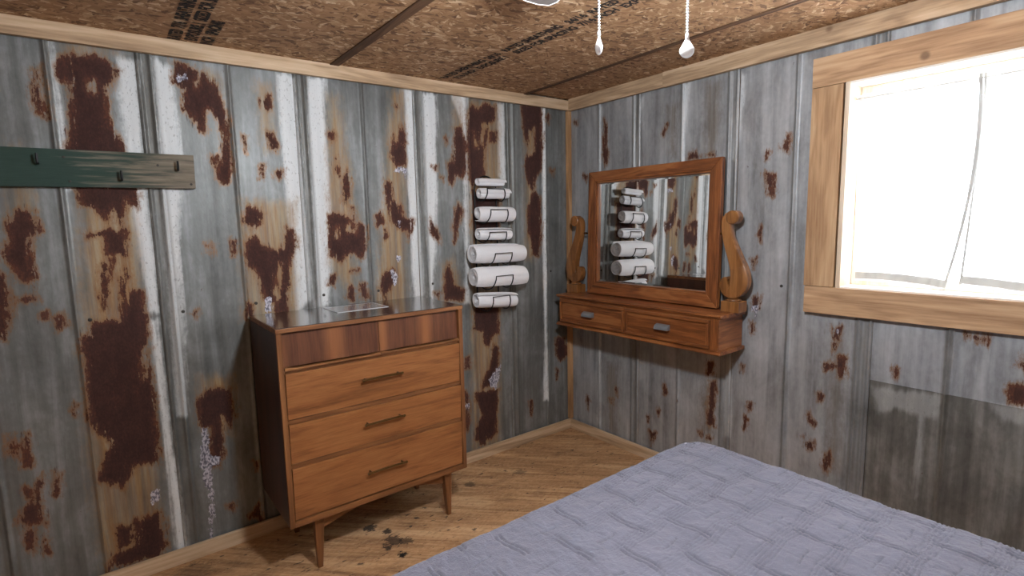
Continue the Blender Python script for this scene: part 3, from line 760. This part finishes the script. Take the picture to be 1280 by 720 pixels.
for xc in (-1.953, -1.311): MB().box(xc - .009, xc + .009, -.418, -.127, .200, .2370).build('side_apron', M_wal_f, dr)
# laminated card lying on top
cz = 1.0806
card = thing('laminated_sheet', (-1.63, -.18, cz), 'clear laminated sheet with white edges lying on the chest of drawers', 'paper')
MB().box(-1.752, -1.508, -.272, -.092, cz, cz + .0012).build('sheet', M_sheet_paper, card)
m = MB(); e_ = .0035
for b_ in ((-1.757, -1.752, -.277, -.087), (-1.508, -1.502, -.277, -.087), (-1.752, -1.508, -.277, -.272), (-1.752, -1.508, -.092, -.087)): m.box(*b_, cz, cz + .0014)
m.build('margin', M_card_edge, card)

# ------------------------------------------------------------------ green board with hooks
bd = thing('hook_board', (-2.245, -.012, 1.717), 'weathered board with flaking green paint and three black hooks', 'coat rack')
MB().hexa([(-3.35, -.034, 1.640), (-2.246, -.034, 1.650), (-2.246, -.013, 1.650), (-3.35, -.013, 1.640), (-3.35, -.034, 1.781), (-2.244, -.034, 1.789), (-2.244, -.013, 1.789), (-3.35, -.013, 1.781)]).build('board', M_board, bd, .0015)
for x, z in ((-2.744, 1.742), (-2.499, 1.690), (-2.306, 1.737)):
    m = MB(); m.tube([(x, -.030, z - .012), (x, -.052, z - .014), (x - .001, -.058, z - .010), (x - .001, -.060, z + .002), (x - .001, -.061, z + .022)], [.0042, .0042, .0046, .0046, .0038], 8)
    m.build('hook', M_black, bd, smooth=True)
for x, z in ((-2.375, 1.741), (-2.262, 1.667), (-2.66, 1.667), (-2.67, 1.757)):
    MB().lathe((x, -.034, z), [(.005, .0005), (.005, -.0012), (.003, -.002)], 8, 'y').build('screw', M_screw, bd)

# ------------------------------------------------------------------ towel rack and towels
rack = thing('towel_rack', (-.72, -.012, 1.36), 'black wire towel rack on the rusty wall beside the dresser', 'towel rack')
xl, xr = -.800, -.640
arch = [(xl, -.018, .985)] + [(xl, -.018, 1.675)] + [(-.72 - .08 * math.cos(a), -.018, 1.675 + .085 * math.sin(a)) for a in np.linspace(.15, PI - .15, 14)] + [(xr, -.018, 1.675), (xr, -.018, .985)]
MB().tube(arch, .0042, 8).build('frame', M_black, rack, smooth=True)
TW = [  # x0,x1, zc, R, bar z, tilt, label
    (-.806, -.585, 1.652, .0375, 1.681, .006, 'white rolled towel second from the top of the rack, under the small roll'),
    (-.830, -.570, 1.534, .0505, 1.557, -.004, 'plump white rolled towel in the second holder from the top'),
    (-.824, -.578, 1.4105, .0410, 1.424, -.01, 'white rolled towel resting just above the two big rolls'),
    (-.882, -.508, 1.2975, .0660, 1.300, -.01, 'upper of the two big white rolled bath towels'),
    (-.886, -.506, 1.157, .0685, 1.166, -.014, 'lower of the two big white rolled bath towels'),
    (-.858, -.560, 1.008, .0530, 1.038, -.04, 'lowest white rolled towel on the rack, beside the chest top')]
def towel(x0, x1, yc, zc_, R, tilt, label, turns=3.2, squash=1.0):
    n = int(turns * 22); pit = R / (turns + .4); L = x1 - x0; ph = rng.uniform(0, 6)
    th = pit * .80; out = []; inn = []
    for i in range(n + 1):
        a = i / 22 * 2 * PI; r = R - (turns * 2 * PI - a) / (2 * PI) * pit
        if r < .004: r = .004
        ri = max(r - th, .0015); aa = a + ph
        taper = min(1, (n - i) / 3)     # outer free end thins out
        ri = r - (r - ri) * max(.12, taper)
        out.append((math.cos(aa) * r, math.sin(aa) * r * squash)); inn.append((math.cos(aa) * ri, math.sin(aa) * ri * squash))
    ring = out + inn[::-1]; N = len(ring); segs = 14; V = []
    for s_ in range(segs + 1):
        f = s_ / segs; bul = 1 - .10 * (abs(2 * f - 1) ** 6) + .012 * math.sin(f * 9 + ph)
        for k, (a, b) in enumerate(ring):
            jag = ((.004 * math.sin(k * .21 + ph)) + .012 * (1 - math.hypot(a, b) / R)) * (1 if s_ == 0 else (-1 if s_ == segs else 0))
            V.append((x0 + L * f + jag, yc + a * bul, zc_ + tilt * (f - .5) * L * 2 + b * bul))
    Fs = [(s_ * N + k, s_ * N + (k + 1) % N, (s_ + 1) * N + (k + 1) % N, (s_ + 1) * N + k) for s_ in range(segs) for k in range(N)]
    h = len(out)
    for s_, fl_ in ((0, 0), (segs, 1)):
        for i in range(h - 1):
            q = (s_ * N + i, s_ * N + i + 1, s_ * N + (N - 2 - i), s_ * N + (N - 1 - i)); Fs.append(q if fl_ else q[::-1])
    o = MB().add(V, Fs).build('rolled_towel', M_towel, smooth=True)
    tag(o, label, 'towel', 'white rolled towels on the rack'); return o
for x0, x1, z, R, bz, ti, lab in TW:
    yc = -(.030 + R)
    towel(x0, x1, yc, z, R, ti, lab, 3.0 if R < .06 else 3.6)
    m = MB(); rr = R + .0055; lo = max(-.95, min(.95, (bz - z) / rr)); a_end = PI - math.asin(lo)      # front bar angle
    side = []
    a0 = PI * 2 + .15
    for a in np.linspace(a0 - .35, a_end, 12): side.append((yc + rr * math.cos(a), z + rr * math.sin(a)))
    dz_ = .008
    L_ = [(xl, -.018, side[0][1])] + [(xl + .036 * min(1, k / 11), y_, z_) for k, (y_, z_) in enumerate(side)]
    R_ = [(xr - .0 * k, y_, z_) for k, (y_, z_) in enumerate(side)] ; R_ = R_[::-1] + [(xr, -.018, side[0][1])]
    m.tube(L_ + R_, .0034, 8)
    m.build('holder', M_black, rack, smooth=True)
towel(-.809, -.607, -.060, 1.7185, .0280, .004, 'smallest white roll, lying on top at the head of the rack', 2.2)
MB().box(xl + .004, xr - .004, -.024, -.014, .974, .990).build('bottom_bar', M_black, rack, .002)

# ------------------------------------------------------------------ wall-hung dressing shelf with mirror
VY = -.715
va = thing('wall_vanity', (-.013, VY, .804), 'wall-hung oak dressing shelf with two drawers and a framed mirror', 'vanity')
yl, yr = -.131, -1.299; XB = -.013
def oy(p): return p
# carcass with moulded top and base
MB().box(-.232, XB, yl - .018, yr + .018, .823, .986).build('body', M_oak_y, va, .002)
MB().box(-.232, XB, yr + .0178, yr + .0165, .8235, .9855).build('end_panel', M_oak_x, va)
prof = [(XB, .986), (XB, 1.006), (-.247, 1.006), (-.253, 1.002), (-.253, .997), (-.246, .993), (-.242, .986)]
MB().prism(prof, lambda p, q, t_: (p, t_, q), yl, yr).build('top', M_oak_y, va, .001)
prof = [(XB, .804), (XB, .8225), (-.240, .8225), (-.246, .818), (-.253, .815), (-.254, .808), (-.250, .804)]
MB().prism(prof, lambda p, q, t_: (p, t_, q), yl, yr).build('base_moulding', M_oak_y, va, .001)
for a, b, hy in ((-.158, -.692, -.414), (-.704, -1.236, -.962)):
    z0, z1 = .828, .974; d_ = MB().box(-.240, -.2325, a, b, z0, z1).build('drawer', M_oak_y, va, .001)
    w_ = .017
    for q in ((a, b, z1 - w_, z1), (a, b, z0, z0 + w_), (a, a - w_, z0 + w_, z1 - w_), (b + w_, b, z0 + w_, z1 - w_)):
        MB().box(-.249, -.2402, *q).build('moulding', M_oak_y if abs(q[1] - q[0]) > .1 else M_oak_z, d_, .004)
    # bin pull: little hood with backplate
    m = MB(); hz = .903
    pr = [(-.2402, hz + .016), (-.2402, hz - .014), (-.2425, hz - .014), (-.2425, hz + .008), (-.254, hz + .006), (-.2645, hz - .004), (-.2665, hz - .013), (-.2685, hz - .013), (-.267, hz - .002), (-.257, hz + .010), (-.244, hz + .014)]
    m.prism(pr, lambda p, q, t_: (p, t_, q), hy + .042, hy - .042)
    for e in (.042, -.042):
        m.prism([(-.2402, hz + .015), (-.2402, hz - .014), (-.2665, hz - .013), (-.264, hz - .003), (-.255, hz + .009)], lambda p, q, t_: (p, t_, q), hy + e - .0012, hy + e + .0012)
    m.build('pull', M_pull, d_, .0006)
MB().box(-.239, -.2325, -1.2375, -1.279, .8235, .9855).build('stile', M_oak_z, va, .001)
MB().box(-.238, -.2325, -.150, -.157, .8235, .9855).build('stile', M_oak_z, va, .0005)
MB().box(-.238, -.2325, -.6935, -.7025, .8235, .9855).build('stile', M_oak_z, va, .0005)
# mirror, leaning back a little
TL = math.tan(math.radians(1.35))
def mx(x, z): return x + (z - 1.35) * TL
my0, my1, mz0, mz1 = -.262, -1.186, 1.012, 1.787; fw_ = .062
mf = thing('tmp', (0, 0, 0), None, None); D.objects.remove(mf)
frame = None
def member(poly, mat, name, parent, xa=-.088, xb=-.058, bev=.004):
    m = MB().prism(poly, lambda p, q, t_: (mx(t_, q), p, q), xa, xb); return m.build(name, mat, parent, bev)
bl = .070
frame = member([(my0, mz1), (my1, mz1), (my1 + fw_, mz1 - fw_), (my0 - fw_, mz1 - fw_)], M_oak_y, 'mirror_frame_rail', va)
member([(my0, mz0), (my1, mz0), (my1 + fw_, mz0 + bl), (my0 - fw_, mz0 + bl)], M_oak_y, 'mirror_frame_rail', va)
member([(my0, mz0), (my0, mz1), (my0 - fw_, mz1 - fw_), (my0 - fw_, mz0 + bl)], M_oak_z, 'mirror_frame_stile', va)
member([(my1, mz0), (my1, mz1), (my1 + fw_, mz1 - fw_), (my1 + fw_, mz0 + bl)], M_oak_z, 'mirror_frame_stile', va)
iy0, iy1, iz0, iz1 = my0 - fw_, my1 + fw_, mz0 + bl, mz1 - fw_
for k, pl in enumerate(([(iy0, iz1), (iy1, iz1), (iy1 + .010, iz1 - .010), (iy0 - .010, iz1 - .010)], [(iy0, iz0), (iy1, iz0), (iy1 + .010, iz0 + .010), (iy0 - .010, iz0 + .010)],
           [(iy0, iz0), (iy0, iz1), (iy0 - .010, iz1 - .010), (iy0 - .010, iz0 + .010)], [(iy1, iz0), (iy1, iz1), (iy1 + .010, iz1 - .010), (iy1 + .010, iz0 + .010)])):
    member(pl, (M_oak_y, M_oak_y, M_oak_z, M_oak_z)[k], 'inner_bead', va, -.080, -.056, .003)
# glass with bevelled rim
g0, g1, h0, h1 = iy0 - .002, iy1 + .002, iz0 + .002, iz1 - .002; bv = .020
V = [(mx(-.0605, q), p, q) for p, q in ((g0, h0), (g1, h0), (g1, h1), (g0, h1))] + [(mx(-.0622, q), p, q) for p, q in ((g0 - bv, h0 + bv), (g1 + bv, h0 + bv), (g1 + bv, h1 - bv), (g0 - bv, h1 - bv))] + [(mx(-.0570, q), p, q) for p, q in ((g0, h0), (g1, h0), (g1, h1), (g0, h1))]
gl = MB().add(V, [(4, 5, 6, 7), (0, 1, 5, 4), (1, 2, 6, 5), (2, 3, 7, 6), (3, 0, 4, 7), (0, 1, 9, 8), (1, 2, 10, 9), (2, 3, 11, 10), (3, 0, 8, 11), (8, 9, 10, 11)]).build('mirror_glass', M_mirror, va)
member([(my0 - .01, mz0 + .01), (my1 + .01, mz0 + .01), (my1 + .01, mz1 - .01), (my0 - .01, mz1 - .01)], M_wal_s, 'mirror_back', va, -.0565, -.050, 0)
# harp-shaped supports
def harp(sgn):
    Y = lambda y: (VY + sgn * -(abs(y) - .715) * 1.0)      # y given for the right-hand one
    def stroke(pts):      # (y,z,halfwidth) -> outline polygon
        # smooth by Catmull-Rom
        Pn = [Vector((a, b, c)) for a, b, c in pts]; Q = []
        for i in range(len(Pn) - 1):
            p0, p1, p2, p3 = Pn[max(i - 1, 0)], Pn[i], Pn[i + 1], Pn[min(i + 2, len(Pn) - 1)]
            for k in range(6):
                u = k / 6; Q.append(.5 * ((2 * p1) + (-p0 + p2) * u + (2 * p0 - 5 * p1 + 4 * p2 - p3) * u * u + (-p0 + 3 * p1 - 3 * p2 + p3) * u ** 3))
        Q.append(Pn[-1]); Lf, Rt = [], []
        for i, q in enumerate(Q):
            t_ = (Q[min(i + 1, len(Q) - 1)] - Q[max(i - 1, 0)]); t_.z = 0; t_.normalize(); n_ = Vector((-t_.y, t_.x, 0))
            Lf.append((q.x + n_.x * q.z, q.y + n_.y * q.z)); Rt.append((q.x - n_.x * q.z, q.y - n_.y * q.z))
        return Lf, Rt
    m = MB(); xa, xb = -.112, -.066
    pts = [(-1.262, 1.500, .006), (-1.242, 1.492, .014), (-1.231, 1.462, .021), (-1.236, 1.405, .024), (-1.255, 1.340, .028), (-1.283, 1.270, .034), (-1.305, 1.205, .043), (-1.306, 1.150, .046), (-1.282, 1.113, .038), (-1.248, 1.110, .029), (-1.230, 1.135, .024), (-1.232, 1.163, .018), (-1.243, 1.176, .008)]
    Lf, Rt = stroke(pts); n = len(Lf)
    V = []
    inset = .004
    for x, k in ((xa, 1), (xa + inset, 0), (xb - inset, 0), (xb, 1)):
        for (a, b), (c, d) in zip(Lf, Rt):
            ca, cb = (a + c) / 2, (b + d) / 2
            f = (1 - .12 * k)
            V.append((x, Y(ca + (a - ca) * f), cb + (b - cb) * f)); V.append((x, Y(ca + (c - ca) * f), cb + (d - cb) * f))
    Fs = []; R_ = 2 * n
    for i in range(n - 1):
        Fs.append((2 * i, 2 * i + 1, 2 * i + 3, 2 * i + 2)); Fs.append((3 * R_ + 2 * i, 3 * R_ + 2 * i + 2, 3 * R_ + 2 * i + 3, 3 * R_ + 2 * i + 1))
        for j in range(3):
            Fs.append((j * R_ + 2 * i, j * R_ + 2 * i + 2, (j + 1) * R_ + 2 * i + 2, (j + 1) * R_ + 2 * i)); Fs.append((j * R_ + 2 * i + 1, (j + 1) * R_ + 2 * i + 1, (j + 1) * R_ + 2 * i + 3, j * R_ + 2 * i + 3))
    for j in range(3):
        Fs.append((j * R_, (j + 1) * R_, (j + 1) * R_ + 1, j * R_ + 1)); e = 2 * n - 2
        Fs.append((j * R_ + e, j * R_ + e + 1, (j + 1) * R_ + e + 1, (j + 1) * R_ + e))
    m.add(V, Fs)
    h_ = m.build('mirror_support', M_oak_l, va, smooth=True)
    c = (-.090, Y(-1.266), 1.481)
    MB().lathe(c, [(.030, -.027), (.034, -.023), (.034, .023), (.030, .027)], 28, 'x').build('scroll', M_oak_l, h_, smooth=True)
    cy = Y(-1.276)
    MB().lathe((-.090, cy, 1.062), [(.030, 0), (.036, .003), (.034, .008), (.025, .011), (.030, .018)], 24).build('collar', M_oak_l, h_, smooth=True)
    MB().box(-.130, -.048, cy - .048, cy + .048, 1.0065, 1.0620).build('block', M_oak_l, h_, .004)
    MB().tube([(-.074, Y(-1.187), 1.40), (-.074, Y(-1.226), 1.40)], .007, 10).build('pivot', M_brass, h_)
harp(1); harp(-1)

# ------------------------------------------------------------------ bed and quilt
bx0, bx1, by0, by1, bz = -2.27, -.735, -3.52, -1.470, .600
bed = thing('bed', ((bx0 + bx1) / 2, (by0 + by1) / 2, 0), 'bed with mattress hidden under the quilt', 'bed')
MB().box(bx0 + .05, bx1 - .05, by0 + .04, by1 - .05, .36, .585).build('mattress', M_mattress, bed, .04, 3)
MB().box(bx0 + .06, bx1 - .06, by0 + .04, by1 - .06, .16, .358).build('bed_base', M_wal_s, bed, .005)
for x in (bx0 + .12, bx1 - .12):
    for y in (by0 + .12, by1 - .12): MB().box(x - .035, x + .035, y - .035, y + .035, 0, .1598).build('leg', M_wal_s, bed, .003)
def quilt():
    Rc, er = .13, .045
    X0, X1, Y0, Y1 = bx0, bx1, by0, by1
    us = np.linspace(X0, X1, 400); vs_ = np.concatenate([np.linspace(Y0, -2.62, 30)[:-1], np.linspace(-2.62, Y1, 320)])
    U, V = np.meshgrid(us, vs_); x = U.copy(); y = V.copy()
    for sx in (0, 1):
        for sy in (0, 1):
            cx = X1 - Rc if sx else X0 + Rc; cy = Y1 - Rc if sy else Y0 + Rc
            a = (U - cx) / Rc * (1 if sx else -1); b = (V - cy) / Rc * (1 if sy else -1); k = (a > 0) & (b > 0)
            x[k] = (cx + (1 if sx else -1) * Rc * a * np.sqrt(1 - b * b / 2))[k]; y[k] = (cy + (1 if sy else -1) * Rc * b * np.sqrt(1 - a * a / 2))[k]
    # distance to the rounded outline
    qx = np.abs(x - (X0 + X1) / 2) - ((X1 - X0) / 2 - Rc); qy = np.abs(y - (Y0 + Y1) / 2) - ((Y1 - Y0) / 2 - Rc)
    d = Rc - (np.sqrt(np.maximum(qx, 0) ** 2 + np.maximum(qy, 0) ** 2) + np.minimum(np.maximum(qx, qy), 0))
    z = np.full_like(x, bz) - np.where(d < er, er - np.sqrt(np.maximum(er ** 2 - (er - d) ** 2, 0)), 0)
    z -= .012 * np.exp(-d / .12)
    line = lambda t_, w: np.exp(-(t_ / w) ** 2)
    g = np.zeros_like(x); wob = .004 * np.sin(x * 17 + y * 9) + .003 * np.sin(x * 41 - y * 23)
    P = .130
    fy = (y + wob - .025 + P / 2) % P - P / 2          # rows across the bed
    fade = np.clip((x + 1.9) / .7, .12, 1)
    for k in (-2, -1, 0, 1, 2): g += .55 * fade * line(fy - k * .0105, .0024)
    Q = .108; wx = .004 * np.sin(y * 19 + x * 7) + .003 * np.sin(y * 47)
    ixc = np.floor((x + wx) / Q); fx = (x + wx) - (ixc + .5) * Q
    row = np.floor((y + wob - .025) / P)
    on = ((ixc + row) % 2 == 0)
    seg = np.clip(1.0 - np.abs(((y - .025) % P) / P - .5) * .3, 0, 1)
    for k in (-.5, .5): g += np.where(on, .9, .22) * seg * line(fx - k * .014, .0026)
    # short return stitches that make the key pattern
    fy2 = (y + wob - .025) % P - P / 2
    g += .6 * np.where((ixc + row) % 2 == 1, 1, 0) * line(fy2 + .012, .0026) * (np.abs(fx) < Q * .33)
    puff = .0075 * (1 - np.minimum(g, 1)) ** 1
    z += puff * np.clip(d / .03, 0, 1)
    z += (.004 * np.sin(x * 9 + 2 * np.sin(y * 5)) * np.sin(y * 7 + 1) + .0022 * np.sin(x * 31 + 3 * np.sin(y * 13)) * np.sin(y * 27)) * np.clip(d / .05, .2, 1)
    def vnoise(sx_, sy_):       # smooth value noise on a random lattice
        G = rng.uniform(-1, 1, (400, 400)); a = (x - X0) * sx_; b = (y - Y0) * sy_; i_ = a.astype(int); j_ = b.astype(int); fa = a - i_; fb = b - j_
        fa = fa * fa * (3 - 2 * fa); fb = fb * fb * (3 - 2 * fb)
        return (G[j_, i_] * (1 - fa) + G[j_, i_ + 1] * fa) * (1 - fb) + (G[j_ + 1, i_] * (1 - fa) + G[j_ + 1, i_ + 1] * fa) * fb
    z += (.0016 * vnoise(60, 38) + .0011 * vnoise(120, 75) + .0035 * vnoise(16, 12)) * np.clip(d / .04, .3, 1)
    ny, nx = x.shape; idx = np.arange(nx * ny).reshape(ny, nx)
    q = np.stack([idx[:-1, :-1], idx[:-1, 1:], idx[1:, 1:], idx[1:, :-1]], -1).reshape(-1, 4).tolist()
    v = np.stack([x, y, z], -1).reshape(-1, 3).tolist()
    loop = list(idx[0, :]) + list(idx[1:, -1]) + list(idx[-1, -2::-1]) + list(idx[-2:0:-1, 0])
    n = len(loop); L = np.array([v[i] for i in loop]); prev = loop
    cx_, cy_ = (X0 + X1) / 2, (Y0 + Y1) / 2
    tn = np.roll(L, -1, 0) - np.roll(L, 1, 0); nm = np.stack([tn[:, 1], -tn[:, 0]], 1); nm /= np.linalg.norm(nm, axis=1)[:, None] + 1e-9
    s_ = np.cumsum(np.linalg.norm(np.roll(L, -1, 0) - L, axis=1))
    for k in range(1, 15):
        f = k / 14; zz = L[:, 2] - f * (L[:, 2] - .20); amp = .016 * f
        off = .010 * f + amp * np.sin(s_ * 14 + .8 * np.sin(s_ * 5)) + .004 * f
        ring = [len(v) + i for i in range(n)]
        for i in range(n): v.append([L[i, 0] + nm[i, 0] * off[i], L[i, 1] + nm[i, 1] * off[i], zz[i]])
        for i in range(n): j = (i + 1) % n; q.append([prev[i], prev[j], ring[j], ring[i]])
        prev = ring
    o = MB(); o.v = v; o.f = q
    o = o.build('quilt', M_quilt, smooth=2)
    a_ = o.data.attributes.new('groove_shade', 'FLOAT', 'POINT'); gg = np.zeros(len(v), np.float32); gg[:nx * ny] = np.minimum(g, 1).ravel(); a_.data.foreach_set('value', gg)
    return o
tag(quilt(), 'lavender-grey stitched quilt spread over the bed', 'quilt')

# ------------------------------------------------------------------ ceiling fan with lit globe and two pull chains
FX, FY = -1.74, -1.98; cz_ = zc(FX)
fan = thing('ceiling_fan', (FX, FY, 1.92), 'ceiling fan with lit globe and two hanging pull chains', 'ceiling fan')
MB().lathe((FX, FY, cz_ - .055), [(.025, 0), (.055, .012), (.065, .054)], 28).build('canopy', M_fan, fan, smooth=True)
MB().lathe((FX, FY, 2.205), [(.012, 0), (.012, cz_ - .05 - 2.205)], 16).build('downrod', M_fan, fan, smooth=True)
MB().lathe((FX, FY, 2.115), [(.06, 0), (.095, .012), (.105, .035), (.10, .065), (.07, .085), (.03, .092)], 32).build('motor_housing', M_fan, fan, smooth=True)
MB().lathe((FX, FY, 2.068), [(.045, 0), (.055, .008), (.055, .048)], 28).build('light_fitter', M_fan, fan, smooth=True)
MB().lathe((FX, FY, 1.995), [(.074 * math.cos(a) + .0005, .074 * math.sin(a)) for a in np.linspace(-PI / 2, .42 * PI, 16)], 28).build('globe', M_globe, fan, smooth=True)
for k in range(5):
    a = math.radians(67 + 72 * k); u = Vector((math.cos(a), math.sin(a), 0)); w = Vector((-u.y, u.x, 0)); o0 = Vector((FX, FY, 2.150))
    tilt = .18
    def bp(r, s_, dz): return o0 + u * r + w * s_ + Vector((0, 0, s_ * tilt + dz))
    out = [(.17, -.052), (.30, -.060), (.52, -.066), (.62, -.064), (.655, -.050), (.668, -.020), (.668, .020), (.655, .050), (.62, .064), (.52, .066), (.30, .060), (.17, .052)]
    n = len(out); V = [bp(r, s_, -.003) for r, s_ in out] + [bp(r, s_, .003) for r, s_ in out]
    b_ = MB().add(V, [tuple(range(n))[::-1], tuple(range(n, 2 * n))] + [(i, (i + 1) % n, n + (i + 1) % n, n + i) for i in range(n)]).build('blade', M_blade, fan)
    rim = [bp(r * 1.004, s_ * 1.03, 0) for r, s_ in out]
    MB().tube(rim + [rim[0]], .0042, 6).build('edge_band', M_edge, b_)
    V = [bp(r, s_, dz) for dz in (-.009, -.0035) for r, s_ in ((.09, -.018), (.21, -.035), (.24, 0), (.21, .035), (.09, .018))]
    MB().add(V, [(4, 3, 2, 1, 0), (5, 6, 7, 8, 9)] + [(i, (i + 1) % 5, 5 + (i + 1) % 5, 5 + i) for i in range(5)]).build('blade_bracket', M_fan, fan)
def chain(px, py_fob_top, fob_h, flat, lab):
    dd = 1.085
    d = FW + RT * ((px - 640) / F_PX) - UP * ((py_fob_top - 360) / F_PX); k = dd / math.hypot(d.x, d.y)
    e = CAM + d * k
    # hang plumb from the fitter's rim, swung out over the globe
    top = 2.085; v = Vector((FX - e.x, FY - e.y, 0)); L = v.length
    path = []; rad = []; zz = e.z; i = 0
    while zz < 2.07:
        path += [(e.x, e.y, zz), (e.x, e.y, zz + .0022), (e.x, e.y, zz + .0044), (e.x, e.y, zz + .0050)]; rad += [.0014, .0028, .0014, .0010]; zz += .0054
    en = Vector((e.x, e.y, zz)); c2 = Vector((FX, FY, 2.085)) - v.normalized() * .052
    path += [tuple(en), tuple((en + c2) / 2 + Vector((0, 0, .012))), tuple(c2)]; rad += [.0014] * 3
    ch = MB().tube(path, rad, 8).build('pull_chain', M_chain, fan, smooth=True)
    # teardrop fob
    h = fob_h; rb = h * .36; pr = [(max(.0004, rb * math.sin(a)), -h + rb - rb * math.cos(a)) for a in np.linspace(0, PI * .62, 12)]
    r1, z1 = pr[-1]; pr += [(r1 * (1 - f) ** 1.15 + .0022 * f, z1 + (0 - z1) * f) for f in np.linspace(.12, 1, 8)]
    b = MB().lathe((0, 0, 0), pr, 20); vv = Vector((d.x, d.y, 0)).normalized(); sd = Vector((-vv.y, vv.x, 0))
    V = []
    for p in b.v:
        wdt, dep = (1.0, .45) if not flat else (.55, 1.0)
        V.append((e.x + sd.x * p[0] * wdt + vv.x * p[1] * dep, e.y + sd.y * p[0] * wdt + vv.y * p[1] * dep, e.z + p[2] + .001))
    mm = MB(); mm.v = V; mm.f = b.f; mm.build('fob', M_fob, ch, smooth=2)
    MB().lathe((e.x, e.y, e.z), [(.0035, -.001), (.0035, .006), (.002, .008)], 10).build('bell', M_chain, ch, smooth=True)
chain(748.5, 44.5, .037, True, 'a'); chain(859.0, 47.5, .037, False, 'b')
